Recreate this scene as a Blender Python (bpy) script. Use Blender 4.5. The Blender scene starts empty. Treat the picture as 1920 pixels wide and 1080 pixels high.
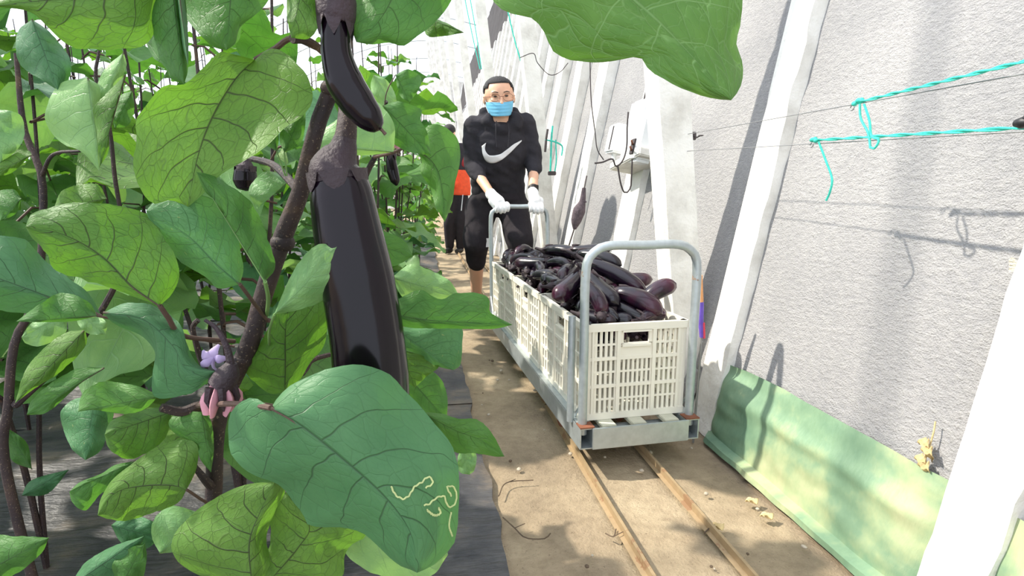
import bpy, bmesh, math, random
from mathutils import Vector, Matrix, noise
from mathutils.bvhtree import BVHTree
random.seed(7)
PI = math.pi
# ------------------------------------------------------------------ camera
FPX = 1050.0; CH = 0.9
PIT = math.atan(182/FPX); YAW = math.atan(170*math.cos(PIT)/FPX)
cF = Vector((math.sin(YAW)*math.cos(PIT), math.cos(YAW)*math.cos(PIT), -math.sin(PIT)))
cR = Vector((math.cos(YAW), -math.sin(YAW), 0)); cU = cR.cross(cF)
S = bpy.context.scene
COL = S.collection
cam = bpy.data.cameras.new('camera'); camo = bpy.data.objects.new('camera', cam); COL.objects.link(camo)
cam.sensor_width = 36; cam.lens = 36*FPX/1920; cam.clip_start = 0.02
mw = Matrix((cR, cU, -cF)).transposed().to_4x4(); mw.translation = (0, 0, CH)
camo.matrix_world = mw; S.camera = camo
# ------------------------------------------------------------------ world, sun, exposure
SUN_DIR = Vector((-0.86, 0.24, 0.95)).normalized()      # direction towards the sun
W = bpy.data.worlds.new('sky'); S.world = W; W.use_nodes = True
bg = W.node_tree.nodes['Background']; bg.inputs[0].default_value = (0.83, 0.90, 1.0, 1); bg.inputs[1].default_value = 1.35
sl = bpy.data.lights.new('sun', 'SUN'); sl.energy = 5.2; sl.angle = math.radians(1.2); sl.color = (1.0, 0.93, 0.80)
so = bpy.data.objects.new('sun', sl); COL.objects.link(so); so.rotation_euler = SUN_DIR.to_track_quat('Z', 'Y').to_euler()
S.view_settings.view_transform = 'Standard'; S.view_settings.look = 'None'
S.view_settings.gamma = 1; S.view_settings.use_curve_mapping = False; S.view_settings.exposure = 0.56

# ------------------------------------------------------------------ helpers
def ray(x, y):
    return cF + cR*((x-960)/FPX) + cU*((540-y)/FPX)
def onY(x, y, Y):
    r = ray(x, y); t = Y/r.y
    return Vector((r.x*t, Y, CH + r.z*t))
def onX(x, y, X):
    r = ray(x, y); t = X/r.x
    return Vector((X, r.y*t, CH + r.z*t))
def onZ(x, y, z=0):
    r = ray(x, y); t = (z-CH)/r.z
    return Vector((r.x*t, r.y*t, z))
def nz(p, s=1.0, seed=0.0):
    return noise.noise(Vector(p)*s + Vector((seed, seed*1.7, -seed)))

def tag(o, label=None, cat=None, group=None, kind=None):
    if label: o['label'] = label
    if cat: o['category'] = cat
    if group: o['group'] = group
    if kind: o['kind'] = kind
    return o
def empty(name, loc, label, cat, group=None):
    o = bpy.data.objects.new(name, None); COL.objects.link(o); o.location = loc; o.empty_display_size = 0.05
    return tag(o, label, cat, group)
def link(name, me, parent=None):
    """mesh is in world coordinates; kept there under a translated parent"""
    o = bpy.data.objects.new(name, me); COL.objects.link(o)
    if parent is not None:
        o.parent = parent
    return o
class MB:
    def __init__(s, off=None):
        s.v = []; s.f = []; s.uv = []; s.mi = []; s.off = Vector(off) if off is not None else Vector((0, 0, 0)); s.m = 0
    def add(s, vs, fs):
        b = len(s.v); s.v += [Vector(v) for v in vs]; s.f += [tuple(b+i for i in f) for f in fs]; s.mi += [s.m]*len(fs)
    def box(s, c, d, rot=None, bev=0):
        hx, hy, hz = d[0]/2, d[1]/2, d[2]/2
        c = Vector(c)
        if bev <= 0:
            vs = [Vector((x, y, z)) for x in (-hx, hx) for y in (-hy, hy) for z in (-hz, hz)]
            fs = [(0,1,3,2),(4,6,7,5),(0,4,5,1),(2,3,7,6),(0,2,6,4),(1,5,7,3)]
        else:
            bm = bmesh.new(); bmesh.ops.create_cube(bm, size=1)
            for v in bm.verts: v.co = Vector((v.co.x*d[0], v.co.y*d[1], v.co.z*d[2]))
            bmesh.ops.bevel(bm, geom=bm.edges[:], offset=bev, segments=2, affect='EDGES')
            bm.verts.index_update()
            vs = [v.co.copy() for v in bm.verts]; fs = [[v.index for v in f.verts] for f in bm.faces]; bm.free()
        if rot is not None: vs = [rot @ v for v in vs]
        s.add([v+c for v in vs], fs)
    def tube(s, pts, rad, n=10, seg=None, flat=1.0, up=None, closed=False):
        pts = [Vector(p) for p in pts]
        if not hasattr(rad, '__len__'): rad = [rad]*len(pts)
        if seg: pts, rad = resample(pts, rad, seg)
        N = len(pts); tang = []
        for i in range(N):
            t = pts[min(i+1, N-1)] - pts[max(i-1, 0)]
            tang.append(t.normalized() if t.length > 1e-9 else Vector((0, 0, 1)))
        a = up or (Vector((0, 0, 1)) if abs(tang[0].z) < 0.9 else Vector((1, 0, 0)))
        nrm = (a - tang[0]*a.dot(tang[0])).normalized()
        vs = []
        for i in range(N):
            nrm = (nrm - tang[i]*nrm.dot(tang[i])).normalized(); b = tang[i].cross(nrm)
            for k in range(n):
                an = 2*PI*k/n
                vs.append(pts[i] + (nrm*math.cos(an) + b*math.sin(an)*flat)*max(rad[i], 1e-5))
        fs = [(i*n+k, i*n+(k+1) % n, (i+1)*n+(k+1) % n, (i+1)*n+k) for i in range(N-1) for k in range(n)]
        fs += [tuple(range(n))[::-1], tuple((N-1)*n+k for k in range(n))]
        s.add(vs, fs)
    def ball(s, c, r, seg=12, rings=8, rot=None):
        if not hasattr(r, '__len__'): r = (r, r, r)
        c = Vector(c); vs = []
        for i in range(rings+1):
            th = PI*i/rings
            for k in range(seg):
                ph = 2*PI*k/seg
                v = Vector((r[0]*math.sin(th)*math.cos(ph), r[1]*math.sin(th)*math.sin(ph), r[2]*math.cos(th)))
                if rot is not None: v = rot @ v
                vs.append(c+v)
        fs = [(i*seg+k, (i+1)*seg+k, (i+1)*seg+(k+1) % seg, i*seg+(k+1) % seg) for i in range(rings) for k in range(seg)]
        s.add(vs, fs)
    def grid(s, nu, nv, fn, uvs=True):
        b = len(s.v); vs = [Vector(fn(i/(nu-1), j/(nv-1))) for i in range(nu) for j in range(nv)]
        s.add(vs, [(i*nv+j, (i+1)*nv+j, (i+1)*nv+j+1, i*nv+j+1) for i in range(nu-1) for j in range(nv-1)])
    def build(s, name, mats, parent=None, smooth=True, merge=False):
        me = bpy.data.meshes.new(name)
        me.from_pydata([v - s.off for v in s.v], [], s.f)
        if not isinstance(mats, (list, tuple)): mats = [mats]
        for m in mats: me.materials.append(m)
        for p, mi in zip(me.polygons, s.mi): p.material_index = mi
        if merge:
            bm = bmesh.new(); bm.from_mesh(me); bmesh.ops.remove_doubles(bm, verts=bm.verts, dist=1e-5)
            bmesh.ops.recalc_face_normals(bm, faces=bm.faces); bm.to_mesh(me); bm.free()
        if smooth:
            me.polygons.foreach_set('use_smooth', [True]*len(me.polygons))
            try: me.set_sharp_from_angle(angle=math.radians(42))
            except Exception: pass
        return link(name, me, parent)
def resample(pts, rad, n):
    P = [pts[0]*2-pts[1]] + list(pts) + [pts[-1]*2-pts[-2]]
    Rr = [rad[0]] + list(rad) + [rad[-1]]
    dense = []; dr = []
    K = 12
    for i in range(1, len(P)-2):
        for k in range(K):
            t = k/K; t2 = t*t; t3 = t2*t
            dense.append(0.5*((2*P[i]) + (P[i+1]-P[i-1])*t + (2*P[i-1]-5*P[i]+4*P[i+1]-P[i+2])*t2 + (3*P[i]-P[i-1]-3*P[i+1]+P[i+2])*t3))
            dr.append(Rr[i]*(1-t)+Rr[i+1]*t)
    dense.append(P[-2]); dr.append(Rr[-2])
    L = [0.0]
    for i in range(1, len(dense)): L.append(L[-1] + (dense[i]-dense[i-1]).length)
    out = []; ro = []; j = 0
    for i in range(n):
        d = L[-1]*i/(n-1)
        while j < len(L)-2 and L[j+1] < d: j += 1
        t = (d-L[j])/max(L[j+1]-L[j], 1e-9); t = min(max(t, 0), 1)
        out.append(dense[j].lerp(dense[j+1], t)); ro.append(dr[j]*(1-t)+dr[j+1]*t)
    return out, ro
def remesh(mb, name, mat, parent, vox, smooth_it=4, fac=0.5):
    o = mb.build(name, mat, None)
    m = o.modifiers.new('r', 'REMESH'); m.mode = 'VOXEL'; m.voxel_size = vox; m.use_smooth_shade = True
    k = o.modifiers.new('s', 'SMOOTH'); k.iterations = smooth_it; k.factor = fac
    dg = bpy.context.evaluated_depsgraph_get(); me = bpy.data.meshes.new_from_object(o.evaluated_get(dg))
    me.name = name
    if not me.materials: me.materials.append(mat)
    nm = o.name
    bpy.data.objects.remove(o)
    me.polygons.foreach_set('use_smooth', [True]*len(me.polygons))
    return link(name, me, parent)

# ------------------------------------------------------------------ materials
class NT:
    def __init__(s, name):
        s.mat = bpy.data.materials.new(name); s.mat.use_nodes = True; s.t = s.mat.node_tree; s.N = s.t.nodes
        s.b = s.N['Principled BSDF']; s.out = s.N['Material Output']
    def n(s, ty, **kw):
        x = s.N.new(ty)
        for k, v in kw.items(): setattr(x, k, v)
        return x
    def l(s, a, b): s.t.links.new(a, b)
    def setin(s, sock, v):
        if isinstance(v, bpy.types.NodeSocket): s.l(v, sock)
        else: sock.default_value = v
    def m(s, op, a, b=None, c=None, clamp=False):
        x = s.n('ShaderNodeMath', operation=op); x.use_clamp = clamp
        s.setin(x.inputs[0], a)
        if b is not None: s.setin(x.inputs[1], b)
        if c is not None: s.setin(x.inputs[2], c)
        return x.outputs[0]
    def mix(s, f, a, b, blend='MIX'):
        x = s.n('ShaderNodeMix', data_type='RGBA', blend_type=blend)
        s.setin(x.inputs[0], f); s.setin(x.inputs[6], a); s.setin(x.inputs[7], b)
        return x.outputs[2]
    def noise(s, scale, detail=4, rough=0.55, co=None, vec=None):
        x = s.n('ShaderNodeTexNoise'); x.inputs['Scale'].default_value = scale; x.inputs['Detail'].default_value = detail; x.inputs['Roughness'].default_value = rough
        if co is None: co = s.n('ShaderNodeTexCoord').outputs['Object']
        if vec:
            mp = s.n('ShaderNodeMapping'); mp.inputs['Scale'].default_value = vec; s.l(co, mp.inputs[0]); co = mp.outputs[0]
        s.l(co, x.inputs['Vector']); return x.outputs['Fac']
    def ramp(s, f, stops):
        x = s.n('ShaderNodeValToRGB'); e = x.color_ramp.elements
        e[0].position, e[0].color = stops[0][0], stops[0][1]; e[1].position, e[1].color = stops[-1][0], stops[-1][1]
        for p, c in stops[1:-1]:
            q = e.new(p); q.color = c
        s.l(f, x.inputs[0]); return x.outputs[0]
    def bump(s, h, st, dist=0.01):
        x = s.n('ShaderNodeBump'); x.inputs['Strength'].default_value = st; x.inputs['Distance'].default_value = dist
        s.l(h, x.inputs['Height']); s.l(x.outputs[0], s.b.inputs['Normal']); return x.outputs[0]
def c4(c): return (c[0], c[1], c[2], 1)
def hx(r, g, b):
    f = lambda v: (v/255/12.92) if v/255 <= 0.04045 else ((v/255+0.055)/1.055)**2.4
    return (f(r), f(g), f(b), 1)
def simple(name, col, rough=0.6, metal=0.0, var=0.12, scale=20, bump=0.0, bscale=60, spec=0.5, co='Object', coat=0):
    t = NT(name); b = t.b
    tc = t.n('ShaderNodeTexCoord').outputs[co]
    f = t.noise(scale, co=tc)
    dark = c4([v*(1-var) for v in col[:3]]); lite = c4([min(1, v*(1+var)) for v in col[:3]])
    t.l(t.ramp(f, [(0.3, dark), (0.7, lite)]), b.inputs['Base Color'])
    b.inputs['Roughness'].default_value = rough; b.inputs['Metallic'].default_value = metal
    b.inputs['Specular IOR Level'].default_value = spec; b.inputs['Coat Weight'].default_value = coat
    if bump: t.bump(t.noise(bscale, 6, co=tc), bump, 0.01)
    return t.mat
def leaf_mat(name, top, vein, trans, tfac=0.4, vw=0.05, nv=6.0, vstr=0.8, rough=0.5, net=0.35, spot=0.0, netscale=9, puf=0.18):
    t = NT(name); b = t.b
    uv = t.n('ShaderNodeTexCoord').outputs['UV']; sp = t.n('ShaderNodeSeparateXYZ'); t.l(uv, sp.inputs[0])
    u, v = sp.outputs[0], sp.outputs[1]
    side = t.m('SUBTRACT', v, 0.5); a = t.m('MULTIPLY', t.m('ABSOLUTE', side), 2.0)
    wob = t.m('MULTIPLY', t.m('SUBTRACT', t.noise(3.0, 2, co=uv), 0.5), 0.10)
    a1 = t.m('POWER', a, 1.25)
    sgn = t.m('MULTIPLY', t.m('GREATER_THAN', side, 0.0), 0.45)
    ph = t.m('ADD', t.m('MULTIPLY', t.m('ADD', t.m('SUBTRACT', u, t.m('MULTIPLY', a1, 0.24)), wob), nv), sgn)
    fr = t.m('ABSOLUTE', t.m('SUBTRACT', t.m('FRACT', t.m('ADD', ph, 100.0)), 0.5))      # 0.5 at the vein
    dist = t.m('SUBTRACT', 0.5, fr)
    wid = t.m('MULTIPLY', t.m('SUBTRACT', 1.15, a), vw*1.1)
    sec = t.m('SUBTRACT', 1.0, t.m('DIVIDE', dist, wid), clamp=True)
    midw = t.m('MULTIPLY', t.m('SUBTRACT', 1.1, u), 0.035)
    mid = t.m('SUBTRACT', 1.0, t.m('DIVIDE', a, midw), clamp=True)
    vo = t.n('ShaderNodeTexVoronoi', feature='DISTANCE_TO_EDGE'); vo.inputs['Scale'].default_value = netscale
    mp = t.n('ShaderNodeMapping'); mp.inputs['Scale'].default_value = (1, 1.3, 1); t.l(uv, mp.inputs[0])
    nw = t.n('ShaderNodeTexNoise'); nw.inputs['Scale'].default_value = 6; t.l(uv, nw.inputs['Vector'])
    ad = t.n('ShaderNodeVectorMath', operation='MULTIPLY_ADD'); t.l(nw.outputs['Color'], ad.inputs[0]); ad.inputs[1].default_value = (0.1, 0.1, 0.1); t.l(mp.outputs[0], ad.inputs[2])
    t.l(ad.outputs[0], vo.inputs['Vector'])
    vo2 = t.n('ShaderNodeTexVoronoi', feature='DISTANCE_TO_EDGE'); vo2.inputs['Scale'].default_value = netscale*3.2; t.l(ad.outputs[0], vo2.inputs['Vector'])
    n1 = t.m('SUBTRACT', 1.0, t.m('DIVIDE', vo.outputs['Distance'], 0.035), clamp=True)
    n2 = t.m('MULTIPLY', t.m('SUBTRACT', 1.0, t.m('DIVIDE', vo2.outputs['Distance'], 0.06), clamp=True), 0.45)
    netv = t.m('MULTIPLY', t.m('MAXIMUM', n1, n2), net)
    V = t.m('MAXIMUM', t.m('MULTIPLY', t.m('MAXIMUM', sec, mid), vstr), netv)
    oi = t.n('ShaderNodeObjectInfo')
    f = t.m('ADD', t.m('MULTIPLY', t.noise(5, 4, co=uv), 0.75), t.m('MULTIPLY', oi.outputs['Random'], 0.35))
    lo = c4([top[0]*0.66, top[1]*0.78, top[2]*0.72]); hi = c4([top[0]*1.28, top[1]*1.15, top[2]*1.1])
    base = t.ramp(f, [(0.25, lo), (0.8, hi)])
    if spot:
        sn = t.m('GREATER_THAN', t.noise(16, 3, co=uv), 0.70); base = t.mix(t.m('MULTIPLY', sn, spot), base, hx(176, 176, 110))
    colr = t.mix(V, base, c4(vein))
    t.l(colr, b.inputs['Base Color']); b.inputs['Roughness'].default_value = rough; b.inputs['Specular IOR Level'].default_value = 0.35
    puff = t.m('MULTIPLY', t.m('POWER', t.m('MINIMUM', t.m('MULTIPLY', vo.outputs['Distance'], 3.0), 1.0), 0.6), puf)
    hgt = t.m('ADD', t.m('ADD', t.m('MULTIPLY', V, -0.8), puff), t.m('MULTIPLY', t.noise(40, 3, co=uv), 0.15))
    nb = t.bump(hgt, 0.5, 0.003)
    tr_n = nb
    tr = t.n('ShaderNodeBsdfTranslucent'); t.l(nb, tr.inputs['Normal']); tb = t.ramp(f, [(0.25, c4([trans[0]*0.7, trans[1]*0.8, trans[2]*0.7])), (0.8, c4([min(1, x*1.1) for x in trans]))])
    t.l(t.mix(t.m('MULTIPLY', V, 0.75), tb, c4([x*0.5 for x in vein])), tr.inputs[0])
    ms = t.n('ShaderNodeMixShader'); ms.inputs[0].default_value = tfac
    t.l(b.outputs[0], ms.inputs[1]); t.l(tr.outputs[0], ms.inputs[2]); t.l(ms.outputs[0], t.out.inputs[0])
    return t.mat
M = {}
M['leaf_blue'] = leaf_mat('leaf_upper_bluish_green', (0.06, 0.175, 0.072), (0.035, 0.075, 0.035), (0.08, 0.26, 0.03), 0.2, vstr=0.8, net=0.14, vw=0.035)
M['leaf_mid'] = leaf_mat('leaf_mid_green', (0.085, 0.22, 0.05), (0.05, 0.07, 0.03), (0.12, 0.32, 0.03), 0.36, vstr=0.75, net=0.25, vw=0.035)
M['leaf_under_backlit'] = leaf_mat('leaf_underside_backlit_yellow_green', (0.12, 0.25, 0.05), (0.045, 0.03, 0.03), (0.14, 0.32, 0.02), 0.42, vstr=0.95, net=0.34, vw=0.045)  # underside green pushed yellow; light shining through is put into the colour
M['leaf_pale'] = leaf_mat('leaf_pale_green', (0.20, 0.38, 0.15), (0.25, 0.43, 0.20), (0.28, 0.50, 0.09), 0.32, vstr=0.6, net=0.2, rough=0.42)
M['leaf_light_vein'] = leaf_mat('leaf_light_veined', (0.085, 0.20, 0.042), (0.24, 0.42, 0.14), (0.13, 0.28, 0.03), 0.32, vstr=0.9, net=0.55, vw=0.03, nv=5, netscale=6, puf=1.0)
M['leaf_spot'] = leaf_mat('leaf_speckled_green', (0.075, 0.21, 0.08), (0.04, 0.09, 0.035), (0.12, 0.32, 0.05), 0.22, vstr=0.5, net=0.3, spot=0.45)

def stem_mat():
    t = NT('purple_brown_stem'); b = t.b
    tc = t.n('ShaderNodeTexCoord').outputs['Object']
    f = t.noise(18, 5, co=tc); g = t.noise(420, 2, co=tc)
    base = t.ramp(f, [(0.35, hx(34, 24, 28)), (0.6, hx(58, 42, 38)), (0.8, hx(104, 82, 52))])
    t.l(t.mix(t.m('MULTIPLY', t.m('GREATER_THAN', g, 0.66), 0.5), base, hx(150, 130, 105)), b.inputs['Base Color'])
    b.inputs['Roughness'].default_value = 0.7; t.bump(t.noise(160, 4, co=tc), 0.5, 0.003); return t.mat
M['stem'] = stem_mat()
M['petiole'] = simple('petiole_brown_purple', hx(84, 62, 52), 0.65, var=0.3, scale=14, bump=0.2, bscale=200)
M['green_stem'] = simple('soft_green_stem', hx(106, 140, 76), 0.6, var=0.2)
def egg_mat():
    t = NT('glossy_black_purple_skin'); b = t.b
    f = t.noise(6, 3)
    t.l(t.ramp(f, [(0.35, hx(12, 7, 13)), (0.66, hx(20, 10, 20)), (0.85, hx(46, 15, 32))]), b.inputs['Base Color'])
    b.inputs['Roughness'].default_value = 0.17; b.inputs['Specular IOR Level'].default_value = 0.30
    t.bump(t.noise(9, 3), 0.12, 0.01); return t.mat
M['egg'] = egg_mat()
def egg2():
    t = NT('picked_eggplant_skin'); b = t.b
    oi = t.n('ShaderNodeObjectInfo'); f = t.m('ADD', t.m('MULTIPLY', t.noise(7, 3), 0.7), t.m('MULTIPLY', oi.outputs['Random'], 0.3))
    t.l(t.ramp(f, [(0.3, hx(10, 7, 14)), (0.6, hx(22, 12, 26)), (0.8, hx(66, 18, 42))]), b.inputs['Base Color'])
    b.inputs['Roughness'].default_value = 0.24; b.inputs['Coat Weight'].default_value = 0.15; b.inputs['Coat Roughness'].default_value = 0.1
    return t.mat
M['egg2'] = egg2()
M['calyx'] = simple('dark_purple_calyx', hx(48, 34, 40), 0.6, var=0.35, scale=30, bump=0.35, bscale=260)
M['petal'] = simple('pale_pink_purple_petal', hx(196, 138, 150), 0.6, var=0.25, scale=40)
M['petal2'] = simple('lilac_petal', hx(160, 142, 178), 0.6, var=0.2, scale=40)
M['anther'] = simple('yellow_anther', hx(226, 180, 60), 0.6)
M['trail'] = simple('pale_leaf_miner_trail', hx(180, 190, 130), 0.7, var=0.2, scale=100)
def wall_mat():
    t = NT('grey_felt_blanket'); b = t.b
    tc = t.n('ShaderNodeTexCoord').outputs['Object']
    f = t.noise(1.6, 5, co=tc); g = t.noise(55, 4, 0.75, co=tc, vec=(1, 0.75, 1.5)); h = t.noise(240, 2, co=tc)
    base = t.ramp(f, [(0.3, (0.34, 0.332, 0.33, 1)), (0.7, (0.44, 0.425, 0.415, 1))])
    c = t.mix(0.9, base, t.ramp(g, [(0.3, (0.74, 0.75, 0.78, 1)), (0.7, (1, 1, 1, 1))]), 'MULTIPLY')
    c = t.mix(t.m('MULTIPLY', t.m('GREATER_THAN', t.noise(5.5, 3, 0.5, co=tc), 0.74), 0.5), c, hx(216, 206, 180))
    t.l(c, b.inputs['Base Color']); b.inputs['Roughness'].default_value = 0.95
    t.bump(t.m('ADD', g, t.m('MULTIPLY', h, 0.5)), 0.7, 0.014); return t.mat
M['wall'] = wall_mat()
def conc():
    t = NT('whitewashed_concrete'); b = t.b
    tc = t.n('ShaderNodeTexCoord').outputs['Object']
    f = t.noise(7, 6, co=tc); g = t.noise(60, 5, co=tc)
    t.l(t.ramp(f, [(0.3, hx(206, 202, 193)), (0.5, hx(232, 229, 221)), (0.75, hx(243, 241, 235))]), b.inputs['Base Color'])
    b.inputs['Roughness'].default_value = 0.9; t.bump(t.m('ADD', g, t.m('MULTIPLY', f, 0.6)), 0.4, 0.01); return t.mat
M['conc'] = conc()
M['shaded_wall'] = simple('shaded_upper_wall', hx(52, 49, 50), 0.95, var=0.3, scale=8, bump=0.4, bscale=30)  # upper wall under the roof, its shade painted as a dark colour
def soil():
    t = NT('trodden_sandy_soil'); b = t.b
    tc = t.n('ShaderNodeTexCoord').outputs['Object']
    f = t.noise(2.2, 6, co=tc); g = t.noise(28, 6, 0.7, co=tc); k = t.noise(130, 3, 0.6, co=tc)
    base = t.ramp(f, [(0.28, hx(128, 112, 92)), (0.5, hx(160, 142, 116)), (0.72, hx(184, 166, 138))])
    c = t.mix(0.75, base, t.ramp(g, [(0.25, (0.62, 0.6, 0.58, 1)), (0.6, (1, 1, 1, 1))]), 'MULTIPLY')
    c = t.mix(t.m('MULTIPLY', t.m('LESS_THAN', k, 0.33), 0.55), c, hx(84, 68, 50))
    t.l(c, b.inputs['Base Color']); b.inputs['Roughness'].default_value = 0.95
    t.bump(t.m('ADD', g, t.m('MULTIPLY', k, 0.35)), 0.55, 0.02); return t.mat
M['soil'] = soil()
def film():
    t = NT('dusty_black_mulch_film'); b = t.b
    tc = t.n('ShaderNodeTexCoord').outputs['Object']
    f = t.noise(3.5, 6, 0.65, co=tc); g = t.noise(22, 5, co=tc, vec=(0.35, 1.6, 1))
    t.l(t.ramp(f, [(0.38, hx(44, 45, 50)), (0.52, hx(76, 74, 74)), (0.7, hx(128, 114, 98))]), b.inputs['Base Color'])
    b.inputs['Roughness'].default_value = 0.5; t.bump(g, 0.8, 0.02); return t.mat
M['film'] = film()
def tarp():
    t = NT('faded_green_tarpaulin'); b = t.b
    tc = t.n('ShaderNodeTexCoord').outputs['Object']
    f = t.noise(3.2, 5, 0.6, co=tc); g = t.noise(40, 4, co=tc, vec=(1, 2.2, 0.6))
    c = t.ramp(f, [(0.32, hx(88, 120, 96)), (0.48, hx(118, 146, 116)), (0.58, hx(156, 168, 128)), (0.72, hx(186, 184, 146))])
    t.l(c, b.inputs['Base Color']); b.inputs['Roughness'].default_value = 0.6; t.bump(g, 0.25, 0.01); return t.mat
M['tarp'] = tarp()
def steel(name, base, rust, amt, rough=0.42, metal=0.65):
    t = NT(name); b = t.b; tc = t.n('ShaderNodeTexCoord').outputs['Object']
    f = t.noise(14, 6, 0.65, co=tc); g = t.noise(50, 4, co=tc)
    r = t.m('GREATER_THAN', f, 1-amt)
    t.l(t.mix(r, t.ramp(g, [(0.3, c4([x*0.85 for x in base[:3]])), (0.7, base)]), rust), b.inputs['Base Color'])
    b.inputs['Roughness'].default_value = rough; t.l(t.m('MULTIPLY', t.m('SUBTRACT', 1.0, r), metal), b.inputs['Metallic'])
    t.bump(g, 0.12, 0.004); return t.mat
M['steel'] = steel('galvanised_steel_paint', hx(188, 196, 198), hx(150, 128, 112), 0.30)
M['rail'] = steel('rusty_dusty_rail', hx(168, 144, 110), hx(142, 110, 80), 0.42, 0.7, 0.2)
M['rust'] = simple('rust_brown', hx(120, 72, 50), 0.85, var=0.3, bump=0.3)
M['dark'] = simple('dark_void_steel', hx(66, 60, 58), 0.8, var=0.3)
M['wood'] = simple('pale_deck_board', hx(206, 204, 184), 0.8, var=0.15, scale=9, bump=0.2, bscale=40)
M['crate'] = simple('cream_white_plastic', hx(232, 226, 210), 0.45, var=0.05, scale=5)
M['rope'] = simple('turquoise_twine', hx(60, 200, 178), 0.6, var=0.2, scale=60, bump=0.3, bscale=300)
M['wire'] = simple('thin_grey_wire', hx(150, 150, 150), 0.4, metal=0.6)
M['cable'] = simple('dark_cable', hx(70, 62, 62), 0.6)
M['whitebox'] = simple('white_plastic_box', hx(236, 238, 238), 0.4, var=0.03)
M['hoodie'] = simple('black_cotton_fleece', hx(52, 50, 55), 0.9, var=0.15, scale=10, bump=0.6, bscale=26, spec=0.2)
M['trouser'] = simple('black_jersey', hx(46, 42, 46), 0.9, var=0.15, scale=10, bump=0.5, bscale=22, spec=0.2)
M['skin'] = simple('light_skin', hx(226, 176, 146), 0.5, var=0.06, scale=9)
M['hair'] = simple('black_hair', hx(22, 18, 20), 0.6, var=0.3, scale=90, bump=0.8, bscale=240)
M['mask'] = simple('light_blue_mask', hx(116, 188, 222), 0.8, var=0.06, scale=14)
M['glove'] = simple('white_cotton_glove', hx(240, 240, 240), 0.9, var=0.04, scale=30, bump=0.3, bscale=90)
M['white'] = simple('white_print', hx(232, 230, 232), 0.7, var=0.05)
M['lip'] = simple('lip', hx(186, 110, 100), 0.5); M['eye'] = simple('dark_eye', hx(30, 22, 20), 0.25)
M['gold'] = simple('thin_bronze_frame', hx(130, 84, 62), 0.35, metal=0.6)
M['orange'] = simple('orange_red_cloth', hx(232, 84, 44), 0.8, var=0.12, bump=0.3)
M['redplaid'] = simple('dark_red_cloth', hx(150, 36, 40), 0.8, var=0.3)
M['shoe'] = simple('black_shoe', hx(30, 28, 30), 0.5)
M['purple'] = simple('purple_sleeve', hx(112, 84, 190), 0.5, var=0.2); M['pinkred'] = simple('pink_red_plastic', hx(232, 70, 90), 0.5)
M['tan'] = simple('tan_wood_handle', hx(226, 160, 104), 0.6, var=0.15)
M['dry'] = simple('dry_leaf_straw', hx(204, 180, 130), 0.8, var=0.25, scale=60, bump=0.4)
M['twig'] = simple('grey_brown_twig', hx(92, 76, 60), 0.85, var=0.3)
M['stone'] = simple('small_stone', hx(176, 164, 146), 0.9, var=0.2)
M['net'] = simple('grey_purple_net', hx(92, 80, 86), 0.85, var=0.3, scale=60, bump=0.6, bscale=200)
def roof_film():
    t = NT('clear_greenhouse_film'); N = t.N
    tr = t.n('ShaderNodeBsdfTransparent'); tr.inputs[0].default_value = (0.97, 0.98, 1, 1)
    tl = t.n('ShaderNodeBsdfTranslucent'); tl.inputs[0].default_value = (0.9, 0.93, 1, 1)
    ms = t.n('ShaderNodeMixShader'); t.l(t.m('MULTIPLY', t.noise(1.5, 3), 0.25), ms.inputs[0]); t.l(tr.outputs[0], ms.inputs[1]); t.l(tl.outputs[0], ms.inputs[2]); t.l(ms.outputs[0], t.out.inputs[0]); return t.mat
M['roof'] = roof_film()

# ------------------------------------------------------------------ setting
WB, WS = 1.045, 0.20            # wall base x and outward slope
def wallx(z): return WB + WS*z
mb = MB()
mb.grid(60, 150, lambda u, v: (-9+10.25*u, -1.2+32*v, 0.012*nz((u*40, v*90, 0)) - 0.006))
floor = tag(mb.build('floor', M['soil']), 'trodden sandy soil path and beds', kind='structure')
mb = MB()
def wf(u, v):
    y = -1.0+31*u; z = -0.02+4.4*v
    return (wallx(z) + 0.012*nz((y*1.3, z*1.3, 2)) + 0.004*nz((y*7, z*7, 5)), y, z)
mb.grid(260, 60, wf)
tag(mb.build('wall_right', M['wall']), kind='structure')
mb = MB(); mb.grid(120, 14, lambda u, v: (wallx(4.35+2.2*v) + 0.05*nz((u*60, v*6, 1)) - 0.04, -1+31*u, 4.35+2.2*v))
tag(mb.build('trim_1', M['shaded_wall']), kind='structure')  # wall carried on upward; the dark material stands in for shade
mb = MB(); mb.grid(30, 20, lambda u, v: (-9+12*u, 30.0+0.1*nz((u*9, v*9, 0)), 6.4*v))
tag(mb.build('wall_back', M['conc']), kind='structure')
arc = [Vector((2.36, 0, 6.5)), Vector((0.6, 0, 6.75)), Vector((-2, 0, 6.3)), Vector((-5, 0, 4.8)), Vector((-7.4, 0, 2.6)), Vector((-8.8, 0, 0))]
arcs, _ = resample(arc, [1]*6, 25)
mb = MB(); mb.grid(25, 12, lambda u, v: (arcs[round(u*24)].x, -2+32*v, arcs[round(u*24)].z))
roof = tag(mb.build('ceiling', M['roof']), kind='structure')
for k in range(11):
    mb = MB(); mb.tube([p + Vector((0, -0.5+3*k, -0.03)) for p in arcs], 0.02, 8); mb.build('arch', M['steel'], roof)
for k in range(3, 23, 2):
    mb = MB(); p = arcs[k]; mb.tube([(p.x, -2, p.z-0.03), (p.x, 30, p.z-0.03)], 0.006, 6); mb.build('purlin_wire', M['wire'], roof)

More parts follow.
